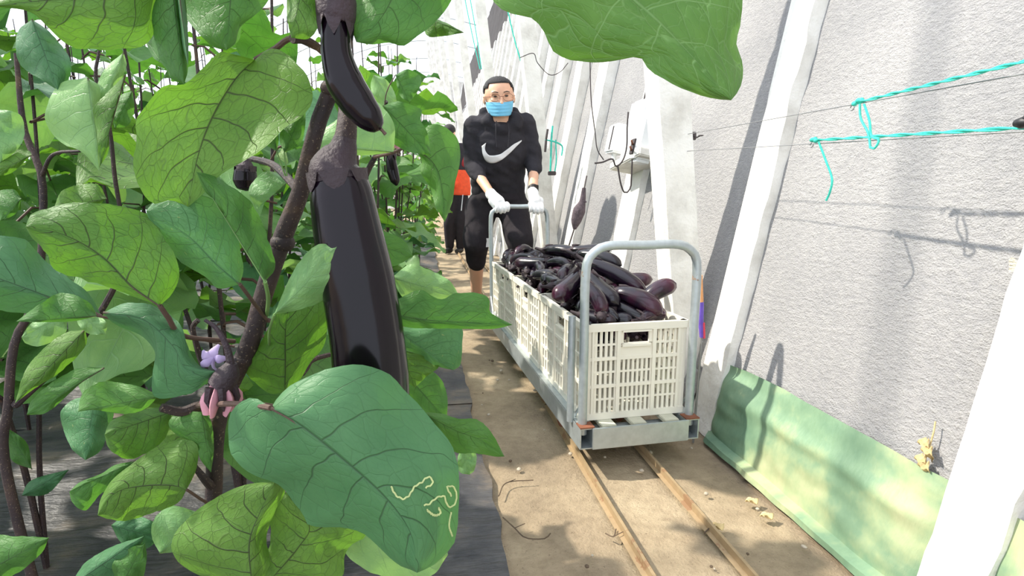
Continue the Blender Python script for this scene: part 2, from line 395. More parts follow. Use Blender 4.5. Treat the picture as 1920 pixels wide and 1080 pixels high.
# black mulch film: crosswise beds with sagging furrows, ending in a ragged edge by the path
def bedz(y):
    ph = ((y-0.45) % 0.9)/0.9
    return 0.075*math.exp(-((ph-0.5)/0.24)**2) + 0.012
def edge_x(y): return 0.185 + 0.022*nz((y*2.3, 0, 3)) + 0.012*nz((y*9, 0, 8)) - 0.002*y
bi = 0
for k in range(0, 14):
    y0 = -0.45+0.9*k; mb = MB()
    def ff(u, v, y0=y0):
        y = y0 + 0.93*v; x1 = edge_x(y); x = x1 - (7.0 if k > 1 else 3.0)*(u**2.2)
        h = bedz(y)*min(1, 0.25+3*(x1-x)) + 0.014*nz((x*6, y*9, k)) + 0.006*nz((x*20, y*26, k))
        return (x, y, max(0.012, h) + (0.004 if k % 2 else 0) if u > 0 else 0.004)
    mb.grid(60, 26, ff)
    o = mb.build('mulch_film', M['film'])
    tag(o, 'strip of dusty black plastic mulch film by the path, %s strip counted from the camera' % ['first','second','third','fourth','fifth','sixth','seventh','eighth','ninth','tenth','eleventh','twelfth','thirteenth','fourteenth'][k], 'plastic sheet', 'black mulch film strips over the beds')

# rails (angle iron)
rails = []
for X, lab in ((0.505, 'rusty left-hand cart rail on the soil, under the crates\' near wheels'), (0.737, 'rusty right-hand cart rail on the soil, nearer the green tarp')):
    mb = MB()
    def rf(u, v, X=X):
        y = -0.6+22*u; j = round(v*5)
        px = [-0.017, -0.004, -0.004, 0.004, 0.004, 0.019][j]; pz = [0.008, 0.010, 0.030, 0.030, 0.011, 0.008][j]
        return (X+px+0.003*nz((y*0.8, X, 0)), y, pz)
    mb.grid(80, 6, rf); o = mb.build('cart_rail', M['rail']); tag(o, lab, 'rail')
    # sleepers' bolts are hidden in the soil

# green tarp at the foot of the wall
def tarpf(u, v):
    y = -0.6 + (1.86+0.6)*u; s = v
    gather = max(0, (u-0.9)/0.1)
    near = max(math.exp(-((y-0.865)/0.10)**4), math.exp(-((y-1.87)/0.08)**4)); k = 1-near
    z = (0.285 - 0.02*gather)*s
    x = wallx(z) - 0.012 - k*(0.020*(1-s)**2 + 0.016*math.sin(PI*s) + 0.014*abs(nz((y*2.6, s*2.0, 4))) + 0.012*math.exp(-((s-0.66)/0.08)**2)) + 0.006*k*nz((y*9, s*7, 1))
    if s < 0.08: x -= 0.03*k
    x += 0.010*gather*math.sin(s*22)*k
    return (x, y, max(z + 0.01, 0.008))
mb = MB(); mb.grid(130, 34, tarpf)
tag(mb.build('green_tarp', M['tarp']), 'faded green tarpaulin tucked along the foot of the near grey wall', 'tarpaulin')
mb = MB(); mb.grid(160, 12, lambda u, v: (1.045+0.05*v*0.3 - 0.02*math.sin(PI*v) + 0.02*nz((u*60, v*2, 9)), 1.95+20*u, 0.006+0.20*v))
tag(mb.build('grey_skirt', M['wall']), 'grey fabric skirt along the foot of the far wall', 'fabric')

# sloping concrete ribs lying on the wall, with chipped edges
def column(name, cx, y0, y1, x_at, thick, z0, z1, seed, lab, cat, grp=None, chip=0.007):
    mb = MB(); n = max(24, int((z1-z0)*22))
    prof = []
    W_ = y1-y0
    pr = [(0, 0), (0.25, 0), (0.5, 0), (0.75, 0), (1, 0), (1, 0.5), (1, 1), (0.5, 1), (0, 1), (0, 0.5)]
    def fn(u, v):
        z = z0+(z1-z0)*u; j = round(v*10) % 10; py, px = pr[j]
        cy = (py-0.5)*2; e = chip*(nz((z*9, seed, j*3.1)) + 0.7*nz((z*31, seed, j)))
        big = -0.012*max(0, nz((z*4.5, seed*3, j*7.7))-0.35)*4 if abs(cy) == 1 else 0
        return (x_at(z) + px*thick + (e*0.6 if px == 0 else 0), (y0+y1)/2 + cy*(W_/2 + big + (e if abs(cy) == 1 else 0)), z)
    mb.grid(n, 11, fn)
    b = len(mb.v); mb.add([mb.v[(n-1)*11+j] for j in range(10)], [tuple(range(10))])
    o = mb.build(name, M['conc']); 
    return tag(o, lab, cat, grp)
ribs = [(0.80, 0.93, 'nearest sloping white concrete rib, cut by the right edge of the picture'),
        (1.80, 1.945, 'broad sloping white concrete rib against the grey wall, just right of the cart handle'),
        (2.98, 3.24, 'sloping concrete rib below the white electrical boxes')]
def ribx(z): return wallx(z) - 0.030 - 0.012*max(0, z-0.2)
for i, (a, b, lab) in enumerate(ribs):
    column('concrete_rib', 0, a, b, ribx, 0.09, 0.0, 4.4, i*1.3, lab, 'concrete rib')
ORD = ['first', 'second', 'third', 'fourth', 'fifth', 'sixth', 'seventh', 'eighth', 'ninth', 'tenth', 'eleventh', 'twelfth', 'thirteenth', 'fourteenth', 'fifteenth', 'sixteenth']
yy = 4.0
for i in range(24):
    lab = 'sloping white concrete rib on the far wall, %s one beyond the electrical boxes' % ORD[i] if i < 12 else 'far sloping white concrete rib near the end of the wall, merging with its neighbours'
    column('concrete_rib', 0, yy, yy+0.22, lambda z: ribx(z)-0.028, 0.10, 0.0, 4.4, 5+i*1.3, lab, 'concrete rib', 'far sloping wall ribs')
    yy += 0.76
# standing posts in front of the wall, leaning back over the path
plabs = [
 'thick white concrete post standing behind the loaded cart', 'white concrete post rising right behind the man in black', 'tall white concrete post left of the standing man\'s head']
for i in range(9):
    py = 2.05+2.42*i
    lab = plabs[i] if i < 3 else 'distant white concrete post, %s beyond the one left of the standing man\'s head' % ORD[i-3]
    column('concrete_post', 0, py, py+0.13, lambda z: 0.992-0.118*(z-0.3)-0.0, 0.122, 0.0, 6.2 if i > 1 else 5.2, 40+i, lab, 'concrete post', None if i < 3 else 'distant concrete posts', 0.005)

# ------------------------------------------------------------------ cart
CT = Matrix.Translation((0.683, 1.625, 0)) @ Matrix.Rotation(math.radians(2.9), 4, 'Z')
def cw(x, y, z): return CT @ Vector((x, y, z))
cart = empty('rail_cart', CT.translation, 'grey steel rail cart with hoop handles at both ends, carrying crates of eggplants', 'cart'); cart.rotation_euler = CT.to_euler()
CL = 1.80; HW = 0.205
for sx in (-1, 1):
    mb = MB(); cx = sx*(HW-0.022); t = 0.004
    for dx, dz, w, h in ((-0.022, 0, t, 0.07), (0.022, 0, t, 0.07), (0, -0.033, 0.044, t), (0, 0.033, 0.044, t)):
        mb.box((cx+dx, CL/2, 0.122+dz), (w, CL, h))
    mb.build('side_beam', M['steel'], cart, smooth=False)
    mb = MB(); mb.box((cx, 0.02, 0.159), (0.048, 0.045, 0.004)); mb.build('rusty_cap', M['rust'], cart, smooth=False)
mb = MB(); mb.box((0, -0.004, 0.122), (2*HW-0.075, 0.006, 0.072), bev=0.002); mb.build('front_plate', M['steel'], cart)
mb = MB(); mb.box((0, CL+0.004, 0.122), (2*HW-0.07, 0.006, 0.07), bev=0.002); mb.build('rear_plate', M['steel'], cart)
for x in (-0.105, -0.0, 0.115):
    mb = MB(); mb.box((x, CL/2, 0.150), (0.05, CL-0.02, 0.014), bev=0.002); mb.build('deck_board', M['wood'], cart)
for y in (0.06, 0.6, 1.2, 1.74):
    mb = MB(); mb.box((0, y, 0.120), (2*HW-0.09, 0.03, 0.03), bev=0.002); mb.build('cross_bar', M['steel'], cart)
def hoop(y, ztop, lean, r, w=0.188):
    P = [(-w, y, 0.125), (-w, y+lean*0.4, 0.4), (-w, y+lean, ztop-0.08), (-w+0.02, y+lean, ztop-0.025), (-w+0.07, y+lean, ztop), (0, y+lean, ztop),
         (w-0.07, y+lean, ztop), (w-0.02, y+lean, ztop-0.025), (w, y+lean, ztop-0.08), (w, y+lean*0.4, 0.4), (w, y, 0.125)]
    mb = MB(); mb.tube(P, r, 14, seg=70); return mb
hoop(0.035, 0.733, 0.0, 0.0145).build('front_handle', M['steel'], cart)
hoop(CL-0.03, 0.805, 0.03, 0.0135, 0.178).build('rear_handle', M['steel'], cart)
mb = MB(); mb.tube([(-0.213, 0.085, 0.15), (-0.213, 0.085, 0.505)], 0.012, 12); mb.build('stub_post', M['steel'], cart)
for sx in (-1, 1):
    mb = MB(); mb.tube([(sx*0.188, 0.05, 0.22), (sx*0.19, 0.11, 0.155)], 0.005, 6); mb.tube([(sx*0.188, CL-0.05, 0.26), (sx*0.19, CL-0.14, 0.155)], 0.005, 6); mb.build('brace', M['steel'], cart)
Ci = CT.inverted()
for y in (0.33, 1.42):
    xl = (Ci @ Vector((0.505, cw(0, y, 0).y, 0))).x; xr = (Ci @ Vector((0.737, cw(0, y, 0).y, 0))).x
    mb = MB(); mb.tube([(xl-0.03, y, 0.072), (xr+0.03, y, 0.072)], 0.009, 10); mb.build('axle', M['rust'], cart)
    for x in (xl, xr):
        mb = MB(); mb.tube([(x-0.014, y, 0.072), (x-0.008, y, 0.072), (x-0.008, y, 0.072), (x+0.012, y, 0.072)], [0.048, 0.048, 0.040, 0.040], 20)
        w_ = mb.build('wheel', M['rust'], cart)
        mb = MB(); mb.box((x-0.022, y, 0.088), (0.006, 0.04, 0.07), bev=0.002); mb.build('axle_bracket', M['steel'], cart)

# crates
def make_crate(label, y0, L, Wd=0.355, Hh=0.322, z0=0.158, dx=0.0):
    loc = cw(dx, y0+L/2, z0)
    t = empty('plastic_crate', loc, label, 'crate', 'white slatted crates on the rail cart'); t.rotation_euler = CT.to_euler()
    def panel(w, name, place, nb):
        # local panel coordinates: s along, z up, d outward; openings between slats are real gaps
        mb = MB()
        def bx(s0, s1, za, zb, d=0.006, pr=0):
            c = ((s0+s1)/2, (za+zb)/2); e = (s1-s0, zb-za)
            p = place(c[0], pr); 
            mb.box(Vector((p[0], p[1], c[1])), (e[0], d, e[1]) if name == 'end_panel' else (d, e[0], e[1]))
        h = w/2
        bx(-h, h, Hh-0.024, Hh, 0.016, 0.003); bx(-h, h, 0, 0.022, 0.012, 0.002)
        bx(-h, -h+0.022, 0, Hh, 0.010); bx(h-0.022, h, 0, Hh, 0.010)
        cx0 = 0.062 if name == 'end_panel' else 0.07
        for s in (-cx0, cx0): bx(s-0.006, s+0.006, 0.02, Hh-0.02, 0.014, 0.003)
        if name == 'end_panel':
            for s in (-h+0.028, h-0.028): bx(s-0.004, s+0.004, 0.02, Hh-0.02, 0.013, 0.003)
        nrow = 6; zs = [0.022 + (Hh-0.046)*k/nrow for k in range(nrow+1)]
        for k in range(1, nrow):
            r = 0.0055 if k % 2 == 0 else 0.0032
            bx(-h+0.01, h-0.01, zs[k]-r, zs[k]+r, 0.010 if k % 2 == 0 else 0.007, 0.002 if k % 2 == 0 else 0)
        # solid label plate and grip hole in the middle
        bx(-cx0, cx0, zs[4]+0.004, zs[5]-0.006, 0.007)
        bx(-cx0, -0.044, zs[5]-0.01, Hh-0.02, 0.007); bx(0.044, cx0, zs[5]-0.01, Hh-0.02, 0.007)
        for za, zb in ((zs[5]-0.008, zs[5]-0.001), (Hh-0.030, Hh-0.022)): bx(-0.05, 0.05, za, zb, 0.016, 0.003)
        secs = [(-h+0.022, -cx0-0.006), (cx0+0.006, h-0.022), (-cx0+0.006, cx0-0.006)]
        for q, (a, b) in enumerate(secs):
            n = max(3, round((b-a)/nb)); st = (b-a)/n
            top = Hh-0.022 if q < 2 else zs[4]
            for i in range(n+1):
                x = a+st*i; bx(max(a, x-st*0.26), min(b, x+st*0.26), 0.02, top, 0.006)
        return mb
    off = 0.0
    for s, lab in ((-1, None), (1, None)):
        panel(Wd, 'end_panel', lambda a, pr, s=s: (a, s*(L/2-0.006+pr)), 0.0172).build('end_panel', M['crate'], t, smooth=False)
    for s in (-1, 1):
        panel(L, 'side_panel', lambda a, pr, s=s: (s*(Wd/2-0.006+pr), a), 0.036).build('side_panel', M['crate'], t, smooth=False)
    mb = MB(); mb.box((0, 0, 0.006), (Wd-0.01, L-0.01, 0.008))
    for i in range(8): mb.box((0, -L/2+L*(i+0.5)/8, 0.003), (Wd-0.02, 0.006, 0.006))
    mb.build('bottom', M['crate'], t, smooth=False)
    return t
make_crate('nearest cream-white slatted crate, its grip hole facing the camera', 0.058, 0.55)
make_crate('middle cream-white slatted crate on the cart', 0.622, 0.50, dx=-0.004)
make_crate('rearmost cream-white slatted crate, next to the man in black', 1.136, 0.58, dx=-0.004)

# ------------------------------------------------------------------ eggplants
EG_T = [(0.0, 0.35), (0.05, 0.62), (0.15, 0.80), (0.35, 0.90), (0.6, 1.0), (0.8, 0.96), (0.92, 0.68), (0.98, 0.32), (1.0, 0.05)]
def prof(t):
    for (a, ra), (b, rb) in zip(EG_T, EG_T[1:]):
        if t <= b: k = (t-a)/(b-a); return ra*(1-k)+rb*k
    return 0.05
def egg_meshes(seed, bend):
    """template along +X, length 1 x radius 1 scaled later; returns body, calyx meshes"""
    rnd = random.Random(seed)
    L = 0.25; r = 0.030
    N = 18
    P = [Vector((L*i/(N-1), 0, bend*math.sin(PI*i/(N-1)))) for i in range(N)]
    mb = MB(); mb.tube(P, [r*prof(i/(N-1)) for i in range(N)], 14)
    b = mb.build('tmp', M['egg2']).data
    mb = MB(); mb.tube([(-0.045, 0, 0.006), (-0.02, 0, 0.002), (-0.004, 0, 0), (0.004, 0, 0), (0.016, 0, bend*0.2)], [0.006, 0.007, 0.013, 0.0185, 0.0215], 10)
    for k in range(5):
        a = 2*PI*k/5+0.3; d = Vector((0, math.cos(a), math.sin(a)))
        mb.tube([Vector((0.008, 0, 0))+d*0.019, Vector((0.024, 0, bend*0.3))+d*0.0245, Vector((0.044, 0, bend*0.5))+d*0.0275], [0.009, 0.006, 0.0008], 6, flat=0.35, up=d)
    c = mb.build('tmp', M['calyx']).data
    return b, c
EGT = [egg_meshes(i, bd) for i, bd in enumerate((0.012, 0.02, -0.006, 0.03))]
for o in [o for o in bpy.data.objects if o.name.startswith('tmp')]: bpy.data.objects.remove(o)
def pile_egg(a, b, rad, k, lab, grp=None):
    a = Vector(a); b = Vector(b); d = b-a; L = d.length
    t = empty('eggplant', a, lab, 'eggplant', grp); t.rotation_mode = 'QUATERNION'
    q = d.to_track_quat('X', 'Z'); t.rotation_quaternion = q
    sc = (L/0.25, rad/0.030, rad/0.030)
    bo, ca = EGT[k % 4]
    o = link('skin', bo, t); o.scale = sc; c = link('calyx', ca, t); c.scale = (rad/0.030,)*3
    return t
PL = 'eggplants heaped in the crates'
feat = [((1100, 492, 2.05), (1212, 552, 1.92), 0.034, 'long purple-black eggplant lying diagonally across the top of the near heap'),
        ((1152, 548, 1.86), (1242, 590, 1.75), 0.038, 'glossy red-purple eggplant at the front rim of the near crate'),
        ((1200, 572, 1.86), (1268, 531, 1.86), 0.033, 'eggplant at the heap\'s right with its tip pointing up and right'),
        ((1102, 515, 1.90), (1160, 572, 1.78), 0.034, 'bluish-shining eggplant slanting down in the middle of the near heap'),
        ((1096, 530, 1.82), (1134, 592, 1.74), 0.028, 'slender eggplant dropping steeply just right of the front hoop post'),
        ((1090, 590, 1.80), (1156, 602, 1.72), 0.027, 'eggplant lying low along the front rim behind the hoop post'),
        ((1090, 512, 1.95), (1040, 560, 1.84), 0.036, 'curved plump eggplant just left of the front hoop post'),
        ((1150, 520, 2.16), (1224, 524, 2.12), 0.030, 'eggplant pointing right behind the long diagonal one'),
        ((1080, 478, 2.35), (1166, 498, 2.20), 0.033, 'dark eggplant at the back of the heap under the hoop\'s top left'),
        ((1070, 470, 2.55), (1146, 466, 2.45), 0.032, 'topmost eggplant of the heap, lying level'),
        ((1020, 470, 2.75), (1092, 482, 2.60), 0.034, 'red-purple eggplant lying level in the middle of the far heap'),
        ((1030, 492, 2.6), (965, 492, 2.75), 0.034, 'bluish-shining eggplant at the left rim of the rear crate'),
        ((1130, 590, 1.80), (1190, 604, 1.74), 0.030, 'dark eggplant under the glossy front ones, at the crate\'s rim'),
        ((1200, 600, 1.74), (1246, 588, 1.80), 0.026, 'short eggplant tucked in at the right front corner of the near crate')]
for a, b, r, lab in feat:
    pile_egg(onY(*a), onY(*b), r, int(a[0]), lab)
rnd = random.Random(11)
def moundz(x, y):
    e = 1-(abs(x)/0.17)**3
    return 0.47 + (0.085 if y < 0.9 else 0.10)*max(0, e)*min(1, (y-0.0)/0.35)*min(1, (CL-y)/0.2) - 0.02
k = 0
for lay in (0.10, 0.055, 0.012):
    for y in [0.13+0.078*i for i in range(22)]:
        for x in ((-0.085, 0.075) if lay > 0.05 else (-0.10, -0.01, 0.09)):
            xx = x + rnd.uniform(-0.025, 0.025); y2 = y + rnd.uniform(-0.03, 0.03)
            z = moundz(xx, y2) - lay + rnd.uniform(-0.008, 0.012)
            an = rnd.uniform(0, 2*PI); L = rnd.uniform(0.19, 0.25); tl = rnd.uniform(-0.2, 0.2)
            if abs(math.cos(an)) > 0.75 and lay > 0.0: an += 0.9
            d = Vector((math.cos(an)*0.8, math.sin(an), tl))*L*0.5
            a = Vector((xx, y2, z))-d; b = Vector((xx, y2, z))+d
            for p in (a, b): p.x = max(-0.145, min(0.145, p.x)); p.y = max(0.10, min(1.68, p.y))
            if (b-a).length < 0.14: continue
            pile_egg(cw(*a), cw(*b), rnd.uniform(0.024, 0.031), k, 'purple-black eggplant in the heap filling the three crates', PL); k += 1

# ------------------------------------------------------------------ people
def capsule(mb, a, b, ra, rb, n=16, flat=1.0, up=None, seg=7):
    a = Vector(a); b = Vector(b); d = (b-a)
    P = [a + d*i/(seg-1) for i in range(seg)]; R_ = [ra+(rb-ra)*i/(seg-1) for i in range(seg)]
    u = d.normalized()
    P = [a-u*ra*0.9, a-u*ra*0.6] + P + [b+u*rb*0.6, b+u*rb*0.9]; R_ = [ra*0.4, ra*0.8] + R_ + [rb*0.8, rb*0.4]
    mb.tube(P, R_, n, flat=flat, up=up)
def make_head(mb, c, rot, s=1.0, wx=1.0):
    """skull with brow, nose, cheeks, chin, ears; faces local -Y"""
    def P(x, y, z): return c + rot @ (Vector((x*wx, y, z))*s)
    mb.ball(P(0, 0.012, 0.03), (0.077*s*wx, 0.093*s, 0.088*s), 24, 16, rot)
    mb.ball(P(0, -0.012, -0.035), (0.066*s*wx, 0.070*s, 0.078*s), 20, 14, rot)
    mb.ball(P(0, -0.045, -0.088), (0.040*s*wx, 0.034*s, 0.026*s), 14, 10, rot)
    for sx in (-1, 1):
        mb.ball(P(sx*0.036, -0.052, -0.022), (0.028*s, 0.022*s, 0.026*s), 12, 8, rot)
        mb.ball(P(sx*0.028, -0.070, 0.028), (0.026*s, 0.014*s, 0.010*s), 12, 8, rot)
        mb.ball(P(sx*0.079, 0.008, -0.004), (0.010*s, 0.020*s, 0.032*s), 10, 8, rot)
    mb.tube([P(0, -0.074, 0.012), P(0, -0.088, -0.012), P(0, -0.102, -0.030), P(0, -0.084, -0.038)], [0.008*s, 0.010*s, 0.014*s, 0.010*s], 10)
    mb.ball(P(0, -0.072, -0.064), (0.024*s, 0.012*s, 0.007*s), 10, 6, rot)
    return P
def hand(mb, wrist, palm, curl_c, side, s=1.0, nf=4, across=Vector((1, 0, 0))):
    """gloved hand gripping a bar running along `across`; fingers curl over it"""
    d = (palm-wrist).normalized()
    capsule(mb, wrist, palm, 0.030*s, 0.034*s, 14)
    for i in range(4):
        off = across*((i-1.5)*0.021*s); l = (1.0, 1.08, 1.02, 0.84)[i if side > 0 else 3-i]
        k = palm+off+d*0.018
        p1 = k + d*0.022*l + Vector((0, -0.008, 0)); p2 = p1 + Vector((0, -0.010*l, -0.024*l)); p3 = p2 + Vector((0, 0.014*l, -0.016*l))
        mb.tube([k, p1, p2, p3], [0.0125*s, 0.0115*s, 0.0105*s, 0.009*s], 10, seg=10); mb.ball(p3, 0.009*s, 8, 6); mb.ball(p1, 0.0122*s, 8, 6)
    th = palm - across*(side*0.038*s) - d*0.02
    mb.tube([wrist*0.4+palm*0.6, th, th + d*0.03 + Vector((0, 0.012, -0.022)) + across*(side*0.008), th + d*0.04 + Vector((0, 0.016, -0.042)) + across*(side*0.02)], [0.014*s, 0.0135*s, 0.0115*s, 0.009*s], 10, seg=12)

hb = cw(0, CL, 0.805)      # rear handle bar
gL = onY(936, 379, hb.y); gR = onY(1004, 377, hb.y); gL.z = gR.z = 0.818
YB = 3.78
pel = onY(936, 372, 3.90); chest = onY(937, 262, 3.76); nb_ = onY(937, 222, 3.72)
shL = onY(889, 236, 3.76); shR = onY(985, 232, 3.76)
elL = onY(886, 312, 3.78); elR = onY(1001, 300, 3.76)
wrL = gL + Vector((-0.035, 0.075, 0.055)); wrR = gR + Vector((0.0, 0.075, 0.065))
hipL = onY(903, 388, 3.92); hipR = onY(962, 388, 3.92)
knL = onY(893, 455, 3.80); anL = Vector((0.385, 4.10, 0.09)); knR = onY(974, 452, 3.66); anR = Vector((0.74, 3.80, 0.09))
hc = onY(936, 184, 3.68)
man = empty('person', (hc.x, 3.9, 0), 'man in black hoodie, cropped black trousers, blue face mask and white gloves pushing the cart', 'person')
man_off = Vector((hc.x, 3.9, 0))
hr = Matrix.Rotation(math.radians(8), 3, 'X') @ Matrix.Rotation(math.radians(-4), 3, 'Y')
mb = MB(man_off); HP = make_head(mb, hc, hr, 1.06, 1.13)
capsule(mb, hc + Vector((0, 0.03, -0.06)), nb_ + Vector((0, 0.02, -0.02)), 0.055, 0.062)
capsule(mb, nb_, pel, 0.085, 0.09)
for a, b, c, w in ((nb_, shL, elL, wrL), (nb_, shR, elR, wrR)):
    capsule(mb, a + Vector((0, 0.01, -0.03)), b, 0.05, 0.045); capsule(mb, b, c, 0.045, 0.038); capsule(mb, c, w, 0.040, 0.027)
for h, k_, a in ((hipL, knL, anL), (hipR, knR, anR)):
    capsule(mb, pel, h, 0.08, 0.08); capsule(mb, h, k_, 0.075, 0.055)
    mid_ = k_.lerp(a, 0.33); capsule(mb, k_, mid_, 0.052, 0.054); capsule(mb, mid_, a, 0.054, 0.034)
remesh(mb, 'body', M['skin'], man, 0.007, 5)
# hoodie
mb = MB(man_off)
up = Vector((0, 1, 0))
ribs_ = [(nb_ + Vector((0, 0.02, -0.01)), 0.085, 0.8), (chest + Vector((0, 0.0, 0.06)), 0.165, 0.66), (chest + Vector((0, 0, -0.05)), 0.186, 0.68), (onY(935, 320, 3.84), 0.182, 0.70), (onY(934, 356, 3.90), 0.186, 0.72), (onY(934, 368, 3.91), 0.175, 0.72)]
mb.tube([p for p, _, _ in ribs_], [r for _, r, _ in ribs_], 28, seg=16, flat=0.68, up=Vector((1, 0, 0)))
for b, c, w, sx in ((shL, elL, wrL, -1), (shR, elR, wrR, 1)):
    capsule(mb, nb_ + Vector((sx*0.05, 0.01, -0.03)), b + Vector((0, 0, -0.008)), 0.066, 0.072); capsule(mb, nb_ + Vector((sx*0.04, 0.02, 0.02)), b + Vector((-sx*0.04, 0, 0.0)), 0.045, 0.06)
    capsule(mb, b, c, 0.072, 0.060); cu = c.lerp(w, 0.42); capsule(mb, c, cu, 0.060, 0.045, seg=5)
    for t_ in (0.1, 0.45, 0.75): mb.ball(c.lerp(cu, t_), (0.062-0.012*t_, 0.062-0.012*t_, 0.030), 14, 8)
for i in range(9):                      # hood lying round the neck
    a = PI*(0.05+0.9*i/8) ; mb.ball(nb_ + Vector((math.cos(a)*0.092, 0.015+math.sin(a)*0.075, 0.030+0.025*math.sin(a))), (0.044, 0.045, 0.044), 12, 8)
mb.ball(nb_ + Vector((0.090, -0.045, -0.03)), (0.055, 0.05, 0.07), 12, 8); mb.ball(nb_ + Vector((-0.080, -0.045, -0.03)), (0.040, 0.04, 0.06), 12, 8); mb.ball(nb_ + Vector((0.0, -0.055, -0.075)), (0.08, 0.05, 0.05), 14, 8)
hood = remesh(mb, 'hoodie', M['hoodie'], man, 0.008, 4)
rn = random.Random(3)
for v in hood.data.vertices:
    p = v.co; v.co = p + v.normal*(0.010*nz((p.x*6+p.z*5, p.y*6, p.z*17), 1, 2) + 0.009*nz((p.x*18+p.z*12, p.y*9, p.z*22), 1, 7))
# trousers
mb = MB(man_off)
mb.tube([onY(936, 345, 3.90), onY(936, 362, 3.91), pel, onY(934, 398, 3.93)], [0.170, 0.182, 0.186, 0.15], 24, seg=9, flat=0.72, up=Vector((1, 0, 0)))
for h, k_, a, t1 in ((hipL, knL, anL, 0.30), (hipR, knR, anR, 0.36)):
    capsule(mb, pel.lerp(h, 0.6), h, 0.11, 0.115); capsule(mb, h, k_, 0.115, 0.092); cu = k_.lerp(a, t1); capsule(mb, k_, cu, 0.092, 0.070, seg=4)
    mb.ball(cu, (0.074, 0.074, 0.03), 14, 8)
tr = remesh(mb, 'trousers', M['trouser'], man, 0.009, 4)
for v in tr.data.vertices:
    p = v.co; v.co = p + v.normal*(0.008*nz((p.x*7, p.y*7, p.z*14), 1, 5))
# hair
mb = MB(man_off)
for i in range(1):
    mb.ball(HP(0, 0.020, 0.044), (0.083*1.06*1.13, 0.096*1.06, 0.082*1.06), 28, 18, hr)
bmh = mb.build('hair', M['hair'], man)
hv = bmh.data
bm = bmesh.new(); bm.from_mesh(hv)
hl = [v for v in bm.verts if (lambda q: (q.z < 0.052 and q.y < -0.02) or q.z < -0.01-0.9*min(0, -q.y)*0.0 - (0.02 if q.y > 0.04 else 0) or (q.y < -0.045 and q.z < 0.075))((hr.inverted() @ ((v.co+man_off)-hc))/1.06)]
bmesh.ops.delete(bm, geom=hl, context='VERTS'); bm.to_mesh(hv); bm.free()
md = bmh.modifiers.new('s', 'SOLIDIFY'); md.thickness = 0.006; md.offset = -1
# face: eyes, brows, mask, ear loops, glasses
for sx in (-1, 1):
    mb = MB(man_off); mb.ball(HP(sx*0.030, -0.079, 0.010), (0.0115, 0.006, 0.0048), 10, 6, hr); mb.build('eye', M['eye'], man)
    mb = MB(man_off); mb.tube([HP(sx*0.014, -0.085, 0.030), HP(sx*0.032, -0.087, 0.035), HP(sx*0.048, -0.076, 0.030)], [0.002, 0.003, 0.0015], 6, seg=8); mb.build('eyebrow', M['hair'], man)
mb = MB(man_off)
def mf(u, v):
    a = (u-0.5)*PI*0.98; z = -0.020 - 0.086*v*(0.80+0.20*math.cos(a))
    w = 0.071 - 0.016*v*v; dd = 0.110 - 0.004*math.cos(v*PI) + 0.012*math.exp(-((u-0.5)/0.22)**2)*(1-abs(v-0.3))
    return HP(math.sin(a)*w, -(abs(math.cos(a))**0.85)*dd+0.010 + 0.0010*math.sin(v*PI*8), z - 0.01*math.exp(-((u-0.5)/0.2)**2)*(v-0.5)*-1)
mb.grid(25, 25, mf); fm = mb.build('face_mask', M['mask'], man)
md = fm.modifiers.new('s', 'SOLIDIFY'); md.thickness = 0.003
for sx in (-1, 1):
    mb = MB(man_off); mb.tube([HP(sx*0.068, -0.02, -0.030), HP(sx*0.080, 0.0, 0.0), HP(sx*0.083, 0.022, 0.022), HP(sx*0.082, 0.026, -0.01), HP(sx*0.062, -0.02, -0.085)], 0.0015, 6, seg=16); mb.build('ear_loop', M['white'], man)
mb = MB(man_off)
for sx in (-1, 1):
    mb.tube([HP(sx*0.034+0.026*math.cos(2*PI*i/20), -0.106, 0.002+0.021*math.sin(2*PI*i/20)) for i in range(21)], 0.0014, 6)
    mb.tube([HP(sx*0.060, -0.104, 0.008), HP(sx*0.080, -0.05, 0.010), HP(sx*0.086, 0.01, 0.008)], 0.0017, 6)
mb.tube([HP(-0.009, -0.105, 0.006), HP(0, -0.108, 0.009), HP(0.009, -0.105, 0.006)], 0.0018, 6)
mb.build('glasses', M['gold'], man)
# gloves
for g, w, sd, lab in ((gL, wrL, 1, None), (gR, wrR, -1, None)):
    mb = MB(man_off); hand(mb, w, g + Vector((0, 0.012, 0.016)), None, sd, 1.12)
    mb.tube([w + (w-g).normalized()*0.03, w], [0.034, 0.036], 14)
    remesh(mb, 'glove', M['glove'], man, 0.0036, 2)
mb = MB(man_off); d = (elR-wrR).normalized(); c = wrR + d*0.045
mb.tube([c-d*0.011, c+d*0.011], 0.034, 18); mb.build('watch_strap', M['shoe'], man)
mb = MB(man_off); mb.box(c + Vector((0.012, -0.034, 0.01)), (0.03, 0.010, 0.032), bev=0.003); mb.build('watch_face', M['eye'], man)
# drawstrings
for sx in (-1, 1):
    mb = MB(man_off); mb.tube([nb_ + Vector((sx*0.035, -0.10, -0.03)), nb_ + Vector((sx*0.042, -0.125, -0.10)), nb_ + Vector((sx*0.036, -0.128, -0.19))], 0.0035, 6, seg=12); mb.build('drawstring', M['hoodie'], man)
